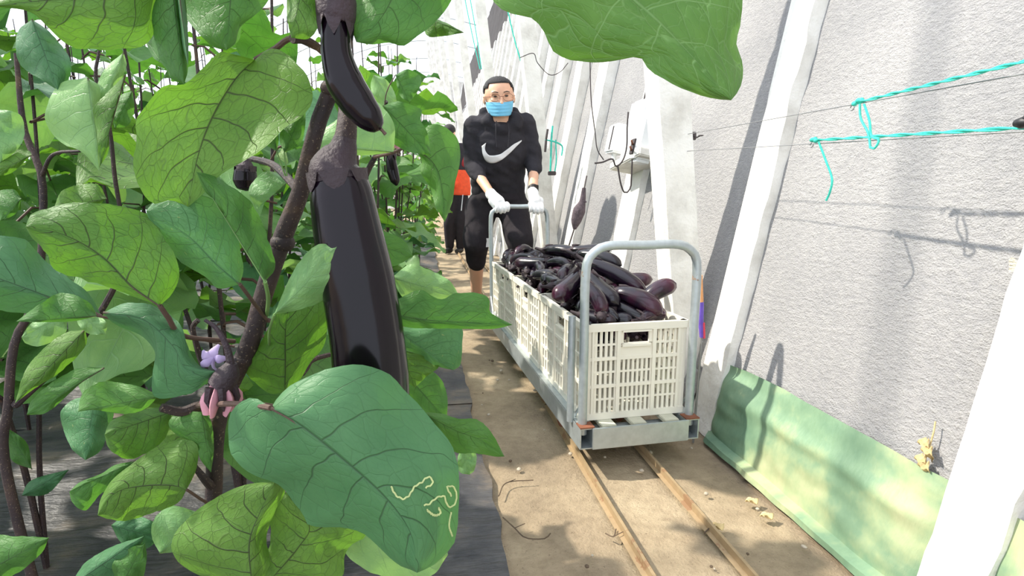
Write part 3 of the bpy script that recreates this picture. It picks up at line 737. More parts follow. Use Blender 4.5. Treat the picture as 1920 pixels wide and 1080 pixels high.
# white curved tick on the chest, laid on the hoodie surface
bv = BVHTree.FromPolygons([v.co + man_off for v in hood.data.vertices], [p.vertices[:] for p in hood.data.polygons])
lower = [(903, 274), (905, 290), (912, 303), (925, 306), (940, 300), (955, 288), (966, 277), (978, 265)]
upper = [(911, 268), (909, 280), (915, 290), (923, 292), (938, 289), (950, 281), (963, 271), (978, 263)]
lo, _ = resample([Vector((x, y, 0)) for x, y in lower], [1]*8, 40); hi, _ = resample([Vector((x, y, 0)) for x, y in upper], [1]*8, 40)
mb = MB(man_off)
def onhood(px, py):
    p = onY(px, py, 3.3); dr = (p - Vector((0, 0, CH))).normalized(); h = bv.ray_cast(p, dr)
    return (h[0] + Vector((0, -0.004, 0))) if h[0] else onY(px, py, 3.62)
mb.grid(40, 5, lambda u, v: onhood(*(lo[round(u*39)].lerp(hi[round(u*39)], v)).to_2d()))
sw = mb.build('chest_tick', M['white'], man); tag(sw, 'white curved tick printed on the hoodie')
md = sw.modifiers.new('s', 'SOLIDIFY'); md.thickness = 0.003
# white trouser pocket zip and tag
mb = MB(man_off); mb.tube([onY(868, 365, 3.80), onY(865, 395, 3.80)], 0.003, 6); mb.build('pocket_zip', M['white'], man)
mb = MB(man_off); mb.box(onY(914, 455, 3.74), (0.022, 0.004, 0.06)); mb.build('trouser_label', M['white'], man)
for a in (anL, anR):
    mb = MB(man_off); mb.tube([a + Vector((0, 0.05, -0.045)), a + Vector((0, 0, -0.035)), a + Vector((0, -0.10, -0.048)), a + Vector((0, -0.18, -0.055))], [0.038, 0.046, 0.042, 0.026], 14, seg=12, flat=0.95)
    mb.box(a + Vector((0, -0.06, -0.080)), (0.085, 0.26, 0.018), bev=0.006); remesh(mb, 'shoe', M['shoe'], man, 0.006, 3)

# worker in the background
bY = 8.2
w0 = onY(850, 470, bY); w0.z = 0
wk = empty('person', w0, 'worker in a red sleeved dark top, orange apron and black trousers far behind', 'person')
def B(px, py, dy=0): return onY(px, py, bY+dy)
mb = MB(w0); wr_ = Matrix.Rotation(math.radians(-25), 3, 'Z') @ Matrix.Rotation(math.radians(14), 3, 'X')
wh = B(842, 250); WP = make_head(mb, wh, wr_, 1.0)
capsule(mb, wh, B(853, 272), 0.05, 0.055); capsule(mb, B(853, 275), B(857, 350), 0.08, 0.08)
for s in (-1, 1):
    capsule(mb, B(856+s*4, 356), B(853+s*8, 455), 0.06, 0.04)
capsule(mb, B(850, 285), B(838, 310, -0.1), 0.04, 0.034); capsule(mb, B(838, 310, -0.1), B(829, 322, -0.25), 0.032, 0.026); mb.ball(B(828, 324, -0.27), (0.04, 0.045, 0.03))
remesh(mb, 'body', M['skin'], wk, 0.012, 3)
mb = MB(w0); mb.ball(WP(0, 0.02, 0.04), (0.088, 0.104, 0.086), 18, 12, wr_); hq = mb.build('hair', M['hair'], wk)
mb = MB(w0); mb.tube([B(856, 268), B(856, 285), B(858, 320), B(859, 358)], [0.10, 0.17, 0.165, 0.16], 18, seg=10, flat=0.6, up=Vector((1, 0, 0)))
remesh(mb, 'dark_top', M['hoodie'], wk, 0.014, 2)
mb = MB(w0); mb.tube([B(858, 318), B(858, 332), B(859, 350), B(859, 366)], [0.168, 0.176, 0.182, 0.178], 18, seg=10, flat=0.62, up=Vector((1, 0, 0)))
capsule(mb, B(850, 345, -0.15), B(832, 334, -0.28), 0.05, 0.06)
remesh(mb, 'apron', M['orange'], wk, 0.014, 2)
mb = MB(w0)
for s in (-1, 1): capsule(mb, B(857+s*16, 278), B(852+s*17, 308, -0.05), 0.068, 0.055)
remesh(mb, 'shirt_sleeve', M['redplaid'], wk, 0.014, 2)
mb = MB(w0); mb.tube([B(858, 352), B(858, 372)], [0.15, 0.14], 16, flat=0.65, up=Vector((1, 0, 0)))
for s in (-1, 1): capsule(mb, B(858+s*8, 368), B(852+s*11, 420, -0.05), 0.095, 0.075); capsule(mb, B(852+s*11, 420, -0.05), B(853+s*10, 462), 0.075, 0.062)
remesh(mb, 'trousers', M['trouser'], wk, 0.014, 2)
for s in (-1, 1):
    p = B(853+s*10, 466); p.z = 0.05; mb = MB(w0); mb.tube([p + Vector((0.02, 0.05, 0)), p, p + Vector((-0.06, -0.14, -0.008))], [0.035, 0.05, 0.032], 12, seg=8); mb.build('shoe', M['shoe'], wk)

# ------------------------------------------------------------------ leaves
def leaf_uv(me, uvs):
    l = me.uv_layers.new(name='UVMap')
    for lp in me.loops: l.data[lp.index].uv = uvs[lp.vertex_index]
def hero_leaf(parent, off, base, tip, left, right, Y0, Y1, mat, mid=(), fold=0.02, rip=0.006, ph=0.0, pet=None, puck=0.0016, nv=6.0, pr=0.0032, label=None, petmat='petiole', side_tilt=0.0):
    N = 40; C = 8
    V2 = lambda q: Vector((q[0], q[1], 0))
    f = lambda pts: resample([V2(base)] + [V2(p) for p in pts] + [V2(tip)], [1]*(len(pts)+2), N)[0]
    Lp, Rp, Mp = f(left), f(right), f(mid)
    ln = (V2(tip)-V2(base)).length; pr = min(pr, ln*Y0/FPX*0.016)
    for E_, sd in ((Lp, 3.1), (Rp, 8.7)):
        for i in range(2, N-2):
            d = (E_[i]-Mp[i]); dl = max(d.length, 1e-3)
            E_[i] = E_[i] + d/dl*(ln*0.010*nz((i*0.42, base[0]*.01, sd)) + ln*0.004*nz((i*1.3, base[1]*.01, sd)))*min(1, dl/30)
    # relax pairing a little so rows lean towards the tip like side veins
    vs = []; uvs = []
    for i in range(N):
        u = i/(N-1)
        for j in range(-C, C+1):
            a = abs(j)/C; E = Lp[i] if j < 0 else Rp[i]
            p = Mp[i].lerp(E, a)
            s = 1 if j > 0 else -1
            fr = ((nv*(u-0.24*a**1.25)) + (0.45 if j > 0 else 0)) % 1.0
            bul = math.sqrt(max(0, math.sin(PI*fr)))*min(1, a*4)*(1-a**3)
            wv = 0.25+0.75*math.sin(PI*min(1, u*1.05))**0.6
            Y = Y0 + (Y1-Y0)*u + fold*a**1.5*wv + s*side_tilt*a*wv + rip*a*a*math.sin(u*15+ph+s) + rip*0.5*a*math.sin(u*6+ph*2) - puck*bul*wv
            vs.append(onY(p.x, p.y, Y)-off); uvs.append((u, 0.5+0.5*j/C))
    K = 2*C+1
    fs = [(i*K+j, (i+1)*K+j, (i+1)*K+j+1, i*K+j+1) for i in range(N-1) for j in range(K-1)]
    me = bpy.data.meshes.new('leaf'); me.from_pydata([tuple(v) for v in vs], [], fs); leaf_uv(me, uvs); me.materials.append(M[mat])
    me.polygons.foreach_set('use_smooth', [True]*len(fs))
    o = link('leaf', me, parent)
    if label: o['label'] = label
    # midrib ridge behind the blade + petiole
    mb = MB(off)
    mp = [onY(Mp[i].x, Mp[i].y, Y0+(Y1-Y0)*i/(N-1)+0.0012) for i in range(0, N-3, 3)]
    if pet:
        pp = [onY(q[0], q[1], (q[2] if len(q) > 2 else Y0)) for q in pet]
        mb.tube(pp + [mp[0]], [pr]*len(pp) + [pr*0.9], 8, seg=14)
    mb.tube(mp, [pr*0.55*(1-0.85*i/len(mp)) for i in range(len(mp))], 6)
    mb.build('petiole', M[petmat], o)
    return o

# foreground plant: stem
def stem_tube(mb, pts, seg=30, n=10):
    mb.tube([onY(x, y, Y) for x, y, Y, r in pts], [r for *_, r in pts], n, seg=seg)
HO = onY(405, 1085, 0.60); HO.z = 0
hero = empty('eggplant_plant', HO, 'large-leaved eggplant plant in the foreground with dark purple stems and a drooping flower', 'plant')
mb = MB(HO)
st_pts = [(655, -60, 0.55, .0075), (648, 60, 0.56, .0075), (632, 140, 0.56, .0072), (600, 220, 0.57, .0075), (578, 300, 0.58, .0080), (560, 370, 0.59, .0085), (530, 445, 0.60, .0095), (492, 560, 0.60, .0090), (470, 640, 0.60, .0095), (428, 730, 0.60, .0090), (407, 800, 0.60, .0085), (402, 900, 0.60, .0085), (406, 1080, 0.60, .0088)]
mb.tube([onY(x, y, Y) for x, y, Y, r in st_pts] + [HO + Vector((0, 0, 0.0))], [p[3] for p in st_pts] + [.010], 12, seg=60)
for k_ in ((530, 455, .60, .0125), (455, 675, .60, .011), (620, 165, .56, .0095)): mb.ball(onY(*k_[:3]), (k_[3], k_[3], k_[3]*0.8), 10, 8)
mb.build('stem', M['stem'], hero)
for pts in ([(640, 135, .56, .0035), (600, 92, .55, .0035), (572, 75, .54, .0038), (548, 72, .53, .0042)],
            [(562, 362, .59, .0045), (540, 335, .62, .0042), (510, 308, .66, .0040), (470, 297, .70, .0035)],
            [(446, 690, .60, .0045), (390, 700, .60, .003), (362, 620, .6, .0026), (372, 600, .60, .0026)],
            [(410, 765, .60, .006), (375, 762, .58, .0055), (340, 772, .57, .0048), (302, 764, .56, .004)],
            [(470, 640, .62, .004), (560, 700, .70, .004), (585, 675, .72, .0035), (640, 660, .75, .003)],
            [(700, 760, 1.08, .006), (660, 560, 1.07, .0055), (663, 400, 1.05, .0055), (690, 320, 1.04, .005), (716, 270, 1.02, .0045), (722, 230, 1.0, .004), (724, 190, .97, .003)],
            [(400, 915, .60, .005), (385, 900, .58, .004), (365, 875, .57, .0026)]):
    mb = MB(HO); stem_tube(mb, pts, 20, 8); mb.build('branch', M['stem'], hero)
H = lambda *a, **k_: hero_leaf(hero, HO, *a, **k_)
H((508, 765), (782, 1074), [(470, 745), (430, 780), (434, 850), (470, 888), (520, 908), (550, 940), (575, 980), (600, 988), (650, 990), (690, 1006), (735, 1050)],
  [(530, 735), (580, 705), (650, 684), (712, 692), (768, 742), (825, 805), (857, 855), (861, 905), (858, 965), (850, 1015), (820, 1055)], .44, .42, 'leaf_blue',
  mid=[(560, 795), (630, 850), (720, 930), (770, 1000)], fold=.035, rip=.006, pet=[(372, 760, .56), (430, 757, .50), (480, 760, .46)], pr=.0026, label='huge bluish-green leaf with pale wavy insect trails near its edge')
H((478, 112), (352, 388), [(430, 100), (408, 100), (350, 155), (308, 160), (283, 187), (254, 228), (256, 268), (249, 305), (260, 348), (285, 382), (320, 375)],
  [(505, 92), (542, 104), (580, 150), (586, 182), (570, 216), (535, 240), (495, 278), (450, 306), (408, 332), (380, 365)], .58, .54, 'leaf_under_backlit',
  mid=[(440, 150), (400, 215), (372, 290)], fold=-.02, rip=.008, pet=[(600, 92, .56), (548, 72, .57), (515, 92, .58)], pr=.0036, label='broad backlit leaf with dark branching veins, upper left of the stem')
H((300, -60), (-30, 12), [(300, 20), (277, 80), (212, 93), (150, 91), (118, 78), (85, 46), (50, 20)], [(200, -110), (80, -90)], .50, .52, 'leaf_under_backlit', fold=.02, mid=[(200, -10), (90, 0)], pet=[(655, -58, .55), (520, -130, .52), (380, -110, .5)])
H((318, -70), (345, 158), [(276, -10), (274, 75), (288, 108), (310, 126), (320, 148)], [(345, -20), (352, 60), (353, 125)], .50, .51, 'leaf_mid', fold=.03, pet=[(460, -128, .52), (380, -120, .51)])
H((330, -60), (353, 124), [(330, 0), (338, 70)], [(346, 0), (353, 70)], .485, .485, 'leaf_blue', fold=.05)
H((440, -90), (425, 94), [(350, -30), (348, 28), (374, 64), (400, 88)], [(520, -40), (500, 5), (478, 28), (455, 48), (448, 76)], .58, .57, 'leaf_mid', fold=.02, pet=[(655, -58, .55), (560, -120, .56)])
H((575, -60), (546, 71), [(542, -20), (538, 30)], [(604, -20), (600, 40), (580, 72)], .50, .49, 'leaf_under_backlit', fold=.01, puck=0)
H((745, -110), (668, 79), [(672, -60), (658, 0), (656, 45)], [(840, -80), (850, -10), (815, 42), (780, 70), (756, 87), (730, 80), (695, 83)], .52, .50, 'leaf_mid', fold=.015, mid=[(740, -20), (710, 40)], pet=[(655, -58, .55), (700, -120, .53)])
H((790, 30), (870, 61), [(800, 66), (830, 68)], [(810, 34), (835, 42)], .62, .60, 'leaf_under_backlit', fold=.01)
H((1040, -150), (1371, 188), [(940, -110), (915, -30), (945, 20), (1000, 35), (1020, 60), (1034, 95), (1060, 110), (1120, 118), (1170, 111), (1198, 107), (1214, 130), (1240, 146), (1290, 170), (1340, 185)],
  [(1200, -170), (1340, -110), (1388, -30), (1390, 30), (1381, 80), (1395, 130), (1387, 166)], .47, .44, 'leaf_light_vein', mid=[(1120, -60), (1190, 0), (1250, 55), (1315, 125)], fold=.025, rip=.008, nv=5, puck=.0030, label='large light-veined leaf hanging in from the top of the picture', pet=[(655, -58, .55), (740, -190, .53), (900, -230, .50)])
H((300, 573), (48, 425), [(250, 556), (200, 537), (150, 522), (105, 507), (84, 470), (60, 446)], [(325, 548), (336, 515), (328, 478), (305, 442), (290, 410), (240, 390), (170, 380), (105, 386), (60, 402)], .52, .50, 'leaf_under_backlit', mid=[(245, 535), (190, 480), (120, 440)], fold=.02, pet=[(440, 640, .60), (345, 630, .56), (315, 595, .53)], pr=.003)
H((450, 533), (274, 395), [(410, 541), (388, 522), (350, 498), (325, 480), (300, 446), (280, 420)], [(456, 500), (447, 450), (435, 405), (400, 374), (350, 361), (300, 368)], .55, .53, 'leaf_spot', mid=[(400, 490), (350, 440)], fold=.02, pet=[(500, 600, .6), (470, 560, .57)], pr=.0025)
H((497, 528), (368, 322), [(490, 500), (468, 475), (440, 428), (415, 385), (385, 360)], [(516, 500), (505, 455), (487, 408), (465, 372), (430, 348), (395, 328)], .53, .52, 'leaf_mid', fold=.02, pet=[(500, 590, .6), (503, 560, .56)], petmat='green_stem')
H((190, 592), (-90, 490), [(120, 594), (60, 588), (0, 582), (-60, 560)], [(165, 548), (112, 510), (76, 480), (48, 450), (0, 441), (-60, 450)], .62, .60, 'leaf_blue', fold=.03)
H((182, 592), (30, 603), [(140, 602), (80, 604)], [(165, 565), (115, 549), (72, 572)], .57, .56, 'leaf_mid', fold=.01, puck=.0008, pet=[(440, 650, .6), (300, 620, .6), (220, 600, .58)])
H((194, 586), (405, 697), [(215, 608), (265, 630), (291, 662), (286, 700), (290, 744), (345, 741), (385, 722)], [(240, 567), (300, 578), (340, 612), (352, 650), (372, 684)], .54, .53, 'leaf_blue', mid=[(270, 600), (325, 650), (350, 692)], fold=.02)
H((298, 742), (146, 772), [(270, 768), (230, 776), (180, 769)], [(270, 728), (240, 720), (190, 716), (155, 738)], .56, .55, 'leaf_mid', fold=.01)
H((322, 772), (196, 815), [(315, 810), (300, 832), (270, 852), (238, 861), (205, 842)], [(300, 764), (245, 774), (208, 790)], .58, .57, 'leaf_under_backlit', fold=.015)
H((178, 745), (160, 863), [(140, 748), (114, 772), (119, 805), (135, 842)], [(205, 752), (213, 775), (205, 805), (188, 845)], .62, .60, 'leaf_spot', fold=.02)
H((255, 864), (130, 922), [(230, 900), (190, 925), (160, 957), (136, 942)], [(215, 872), (190, 888), (150, 904)], .57, .56, 'leaf_mid', fold=.01)
H((350, 918), (183, 966), [(335, 942), (300, 957), (240, 976), (206, 974)], [(368, 880), (370, 835), (340, 824), (290, 840), (250, 868), (213, 897), (190, 932)], .55, .54, 'leaf_under_backlit', mid=[(320, 910), (260, 912), (215, 925)], fold=.02, pet=[(403, 950, .6), (380, 938, .57)], pr=.0026)
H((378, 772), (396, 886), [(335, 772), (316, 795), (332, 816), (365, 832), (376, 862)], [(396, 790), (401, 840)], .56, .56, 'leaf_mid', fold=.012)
H((474, 1110), (515, 904), [(400, 1090), (335, 1055), (323, 1012), (358, 966), (410, 930), (462, 908)], [(505, 1060), (500, 1010), (515, 960), (534, 920)], .50, .51, 'leaf_under_backlit', mid=[(468, 1020), (488, 960)], fold=.02, pr=.003)
H((505, 1090), (545, 921), [(475, 1085), (480, 1060), (505, 1025), (508, 965), (520, 930)], [(610, 1095), (642, 1080), (646, 1040), (662, 1020), (687, 1005), (655, 990), (600, 975), (570, 945)], .52, .53, 'leaf_under_backlit', mid=[(560, 1025), (580, 985)], fold=.01, pr=.003)
H((534, 737), (545, 556), [(500, 735), (455, 690), (468, 665), (490, 640), (510, 600), (525, 575)], [(560, 715), (582, 680), (606, 650), (614, 610), (614, 560), (585, 552)], .60, .58, 'leaf_under_backlit', mid=[(535, 680), (535, 620)], fold=.012, pr=.003)
H((514, 590), (632, 462), [(528, 555), (548, 512), (568, 482), (598, 458)], [(560, 581), (600, 566), (626, 540), (640, 500)], .51, .50, 'leaf_pale', mid=[(560, 545), (600, 500)], fold=.012, pet=[(505, 650, .6), (505, 620, .56)], petmat='green_stem')
H((519, 284), (498, 199), [(485, 262), (477, 240), (484, 213)], [(523, 255), (518, 220)], .60, .60, 'leaf_mid', fold=.006, pet=[(535, 330, .6)], petmat='green_stem')
H((533, 286), (573, 197), [(524, 262), (530, 235), (548, 210)], [(562, 272), (572, 240)], .60, .60, 'leaf_mid', fold=.006, pet=[(538, 330, .6)], petmat='green_stem')
H((548, 333), (482, 392), [(510, 322), (488, 326), (466, 358)], [(530, 350), (505, 372)], .66, .66, 'leaf_pale', fold=.008)
H((625, 390), (590, 300), [(600, 370), (585, 335)], [(640, 360), (622, 310)], .75, .75, 'leaf_mid', fold=.006)
# right of the fruit
H((715, 585), (961, 609), [(755, 556), (790, 544), (822, 561), (860, 549), (905, 552), (918, 565), (920, 586)], [(760, 613), (850, 616), (920, 617)], .58, .60, 'leaf_mid', mid=[(800, 600), (890, 605)], fold=.006, rip=.003, pet=[(482, 600, .6), (600, 605, .61)])
H((740, 615), (850, 694), [(800, 610), (862, 612), (866, 650), (863, 684)], [(752, 650), (785, 665), (815, 685)], .66, .66, 'leaf_spot', fold=.012, pet=[(640, 660, .75), (690, 630, .70)])
H((735, 520), (862, 556), [(768, 496), (802, 505), (842, 526)], [(760, 560), (820, 564)], .72, .74, 'leaf_pale', fold=.012, pet=[(640, 660, .75), (690, 560, .73)])
H((750, 655), (778, 727), [(752, 690), (764, 715)], [(795, 668), (823, 686), (800, 706)], .66, .66, 'leaf_under_backlit', fold=.006)
H((760, 700), (838, 790), [(790, 690), (822, 705), (838, 740)], [(760, 740), (790, 775)], .74, .74, 'leaf_mid', fold=.01)
H((790, 772), (946, 856), [(830, 776), (860, 785), (896, 787), (922, 812)], [(815, 800), (850, 845), (898, 851), (930, 856)], .54, .54, 'leaf_mid', mid=[(850, 805), (900, 825)], fold=.006, pet=[(425, 745, .60), (620, 775, .62)], label='green leaf tip with one nibbled corner over the path edge')
H((865, 840), (880, 890), [(858, 860), (862, 885)], [(892, 850), (890, 880)], .66, .66, 'leaf_pale', fold=.004)
H((640, 980), (840, 1040), [(650, 1040), (700, 1075), (770, 1090), (810, 1080)], [(700, 975), (780, 985), (830, 1000)], .56, .56, 'leaf_pale', fold=.01)
# above right of the fruit
H((718, 198), (808, 292), [(728, 235), (735, 265), (765, 284)], [(745, 190), (770, 196), (790, 206), (789, 226), (802, 250)], .95, .95, 'leaf_mid', fold=.01, rip=.01)
H((770, 270), (834, 417), [(790, 300), (789, 325), (806, 350), (816, 385)], [(790, 245), (812, 234), (838, 240), (860, 266), (862, 305), (853, 345), (849, 375)], 1.02, 1.00, 'leaf_mid', mid=[(815, 310), (830, 360)], fold=.02, rip=.012, pet=[(700, 295, 1.0), (740, 285, 1.0)], label='drooping pointed leaf hanging in front of the far worker')
H((738, 285), (588, 268), [(690, 291), (630, 290), (598, 288)], [(740, 240), (722, 205), (695, 188), (650, 212), (610, 240)], .80, .80, 'leaf_pale', fold=.015)
H((742, 140), (768, 192), [(745, 165), (752, 182)], [(765, 130), (789, 144), (786, 166)], .95, .95, 'leaf_mid', fold=.006, pet=[(725, 230, .98), (722, 190, .96), (728, 165, .95)])
H((700, 140), (745, 215), [(695, 165), (712, 200)], [(725, 150), (742, 180)], 1.0, 1.0, 'leaf_pale', fold=.008)
H((640, 440), (775, 480), [(660, 480), (730, 500)], [(690, 430), (750, 445)], 1.1, 1.1, 'leaf_mid', fold=.01)
# insect trails lying on the huge leaf
for tr_ in ([(733, 912), (742, 928), (755, 935), (766, 930), (778, 912), (790, 905), (803, 894), (812, 905), (798, 915)], [(795, 948), (806, 944), (816, 935), (832, 930), (838, 946), (848, 950), (856, 935), (852, 915), (838, 912), (846, 930)], [(800, 956), (814, 966), (826, 962), (822, 952)], [(846, 960), (842, 985), (848, 1005)]):
    mb = MB(HO)
    bvh_leaf = hero.children[[c.get('label', '') for c in hero.children].index('huge bluish-green leaf with pale wavy insect trails near its edge')]
    bl = BVHTree.FromPolygons([v.co + HO for v in bvh_leaf.data.vertices], [p.vertices[:] for p in bvh_leaf.data.polygons])
    P2, _ = resample([Vector((a, b, 0)) for a, b in tr_], [1]*len(tr_), 40); P3 = []
    for i, q in enumerate(P2):
        dr = ray(q.x, q.y).normalized(); h = bl.ray_cast(Vector((0, 0, CH)), dr)
        if h[0]: P3.append(h[0] - dr*0.0006 + cU*0.0006*math.sin(i*1.7))
    if len(P3) > 3:
        mb.tube(P3, 0.0008, 6); mb.build('leaf_trail', M['trail'], bvh_leaf)
# flowers
mb = MB(HO); stem_tube(mb, [(384, 600, .53, .0016), (405, 615, .53, .0022), (425, 650, .53, .0030), (434, 690, .53, .0040)], 16, 8); mb.build('flower_stalk', M['calyx'], hero)
mb = MB(HO); mb.tube([onY(435, 680, .53), onY(428, 700, .53), onY(415, 722, .53)], [.0045, .0105, .0125], 12, seg=8)
for k_ in range(5):
    a = 2*PI*k_/5; c = onY(415, 722, .53) + Vector((math.cos(a)*.010, math.sin(a)*.010, 0)); mb.tube([c, c + Vector((math.cos(a)*.003, math.sin(a)*.003, -.012)), c + Vector((math.cos(a)*.001, 0, -.022))], [.004, .003, .0006], 6)
mb.build('flower_calyx', M['calyx'], hero)
for k_ in range(6):
    a = 2*PI*k_/6+0.3; c = onY(414, 722, .53); d = Vector((math.cos(a)*.009, math.sin(a)*.009, 0))
    mb = MB(HO); mb.tube([c+d*.5, c+d*1.25+Vector((0, 0, -.013)), c+d*1.1+Vector((-.004, 0, -.027))], [.004, .0072, .0032], 8, seg=8, flat=.45); mb.build('petal', M['petal'], hero)
c = onY(402, 672, .545)
for k_ in range(5):
    a = 2*PI*k_/5; d = Vector((math.cos(a), .3*math.sin(a), math.sin(a)))*.008
    mb = MB(HO); mb.tube([c, c+d*.8+Vector((-.002, -.003, 0)), c+d*1.6], [.002, .0046, .0012], 8, seg=8, flat=.25); mb.build('petal', M['petal2'], hero)

# hanging fruit
def hanging(name_lab, axis, rad, Ys, calyx, stalk, lobes, stub=None):
    o0 = onY(*axis[0], Ys); t = empty('eggplant', o0, name_lab, 'eggplant')
    mb = MB(o0); P = [onY(x, y, Ys) for x, y in axis]; k_ = Ys/FPX*1.0
    mb.tube(P, [r*Ys/FPX*1.0 for r in rad], 32, seg=46); mb.build('skin', M['egg'], t)
    mb = MB(o0); mb.tube([onY(x, y, Ys) for x, y, r in calyx], [r*k_ for x, y, r in calyx], 18, seg=14)
    ax = (P[1]-P[0]).normalized()
    bx_ = Vector((0, 0, 1)).cross(ax); 
    c1 = onY(calyx[-1][0], calyx[-1][1], Ys); rr = calyx[-1][2]*k_
    u = (Vector((1, 0, 0)) - ax*ax.x).normalized(); w = ax.cross(u)
    for i in range(lobes):
        a = 2*PI*i/lobes+0.5; d = u*math.cos(a)+w*math.sin(a)
        mb.tube([c1 - ax*rr*0.3 + d*rr*0.93, c1 + ax*rr*0.35*HL + d*rr*1.0, c1 + ax*rr*0.95*HL + d*rr*(1.06 if HL < .5 else 1.0)], [rr*.52, rr*.34, rr*.03], 8, seg=8, flat=.12, up=d.cross(ax))
    mb.build('calyx', M['calyx'], t)
    mb = MB(o0); mb.tube([onY(x, y, Y) for x, y, r, Y in stalk], [r*k_ for x, y, r, Y in stalk], 12, seg=16); mb.build('stalk', M['stem'], t)
    if stub:
        mb = MB(o0); mb.tube([onY(x, y, Ys) for x, y in stub], [.0016, .0013, .0016], 6); mb.build('blossom_stub', M['petiole'], t)
    return t
HL = 0.4
hanging('very large glossy black eggplant hanging in the foreground', [(630, 305), (633, 325), (640, 360), (652, 430), (670, 520), (687, 620), (696, 700), (704, 790), (708, 850), (710, 875)],
        [30, 45, 54.5, 60, 66, 68, 70, 66, 46, 6], .53, [(647, 258, 19), (643, 280, 25), (635, 298, 36), (631, 314, 47), (632, 326, 48.5), (634, 336, 50)],
        [(650, 120, 13, .56), (652, 190, 16, .55), (650, 240, 18, .535), (645, 275, 21, .53)], 6)
HL = 0.9
hanging('smaller curved black eggplant hanging above the very large one', [(628, 30), (629, 60), (632, 105), (646, 152), (670, 192), (694, 222), (709, 238), (714, 243)],
        [22, 24, 26, 32, 31, 25, 14, 2], .50, [(630, -30, 20), (630, 0, 34), (630, 30, 33), (629, 42, 29)],
        [(640, -120, 12, .56), (632, -60, 14, .5), (630, -20, 18, .5)], 6, stub=[(712, 240), (718, 246), (723, 252)])
hanging('small dark eggplant hanging far behind the very large one, near a pink flower', [(733, 288), (733, 300), (736, 320), (741, 338), (744, 348)], [7, 9, 10.5, 9, 2], 1.15,
        [(731, 275, 4), (732, 284, 8), (733, 292, 9.5)], [(728, 225, 3, 1.12), (728, 255, 3.5, 1.13), (731, 278, 5, 1.15)], 5)
hanging('short dark eggplant half hidden behind the leaves left of the stem', [(460, 312), (460, 322), (460, 338), (462, 352), (463, 358)], [14, 18, 20, 15, 2], .80,
        [(462, 298, 6), (461, 308, 12), (460, 316, 17)], [(470, 275, 4, .8), (466, 288, 5, .8), (462, 300, 6, .8)], 5)

# second foreground plant on the left, behind the first
LO = Vector((onY(30, 700, 0.95).x, 0.95, 0))
lp = empty('eggplant_plant', LO, 'eggplant plant at the left edge, just behind the foreground plant, with thin purple stems', 'plant')
mb = MB(LO)
mb.tube([LO, onY(15, 900, .95), onY(16, 760, .95), onY(28, 640, .96), onY(68, 560, .97), (onY(80, 430, .98)), onY(78, 330, .98), onY(45, 240, 1.0), onY(30, 100, 1.0)], [.008, .007, .0065, .006, .0055, .005, .005, .0045, .003], 10, seg=50)
mb.build('stem', M['stem'], lp)
for pts in ([(225, 390, .9, .0030), (215, 330, .9, .0030), (205, 240, .9, .0028), (180, 150, .9, .0025), (186, 95, .9, .002)], [(78, 330, .98, .003), (100, 290, .95, .0025), (150, 283, .92, .002)], [(225, 390, .9, .003), (230, 500, .92, .004), (150, 640, .94, .005), (28, 760, .95, .006)]):
    mb = MB(LO); stem_tube(mb, pts, 20, 8); mb.build('branch', M['stem'], lp)
Q = lambda *a, **k_: hero_leaf(lp, LO, *a, **k_)
Q((60, 36), (109, 170), [(34, 58), (30, 95), (42, 126), (82, 152)], [(95, 62), (130, 108), (131, 142)], .80, .80, 'leaf_blue', fold=.02)
Q((165, 146), (186, 320), [(110, 158), (84, 216), (98, 250), (122, 272), (152, 284)], [(188, 165), (186, 210), (190, 260)], .78, .78, 'leaf_pale', fold=.02)
Q((232, 98), (180, 215), [(196, 130), (178, 175)], [(236, 130), (205, 188)], .80, .80, 'leaf_pale', fold=.01)
Q((235, 140), (186, 314), [(190, 185), (175, 205), (182, 250)], [(218, 185), (204, 215), (204, 280)], .76, .76, 'leaf_under_backlit', fold=.01)
Q((248, 170), (215, 240), [(225, 180), (208, 210)], [(252, 205), (240, 235)], .85, .85, 'leaf_mid', fold=.01)
Q((-20, 205), (0, 306), [(-40, 240), (-30, 290)], [(20, 208), (42, 222), (44, 262), (20, 292)], .80, .80, 'leaf_pale', fold=.01)
Q((60, 290), (-20, 330), [(20, 325)], [(52, 282), (20, 284)], .80, .80, 'leaf_under_backlit', fold=.01)
Q((40, 372), (0, 415), [(30, 400)], [(25, 355), (-10, 365)], .85, .85, 'leaf_mid', fold=.01)
Q((200, 372), (100, 392), [(170, 392)], [(180, 345), (120, 355)], .8, .8, 'leaf_under_backlit', fold=.01)
Q((160, 618), (28, 756), [(120, 625), (75, 660), (45, 700)], [(160, 650), (110, 700), (70, 725)], .82, .80, 'leaf_under_backlit', fold=.015)
Q((125, 592), (40, 632), [(95, 590), (60, 605)], [(122, 625), (80, 648), (50, 645)], .85, .85, 'leaf_pale', fold=.008)
Q((150, 588), (198, 628), [(145, 605), (165, 625)], [(180, 590), (200, 605)], .8, .8, 'leaf_pale', fold=.006)
Q((195, 690), (50, 778), [(150, 720), (90, 772)], [(150, 690), (100, 715), (60, 750)], .80, .80, 'leaf_mid', fold=.01)
Q((-60, 1090), (92, 1008), [(-20, 1010), (30, 1005)], [(20, 1080), (75, 1040)], .70, .68, 'leaf_mid', fold=.02)
Q((130, 1100), (270, 1005), [(160, 1055), (210, 1025)], [(200, 1110), (255, 1060)], .62, .60, 'leaf_blue', fold=.02)
Q((225, 1100), (272, 1018), [(210, 1060), (240, 1030)], [(262, 1095), (275, 1050)], .60, .60, 'leaf_mid', fold=.01)
Q((300, 1038), (376, 962), [(284, 1005), (290, 972), (322, 948)], [(332, 1032), (352, 1002)], .62, .62, 'leaf_pale', fold=.01)
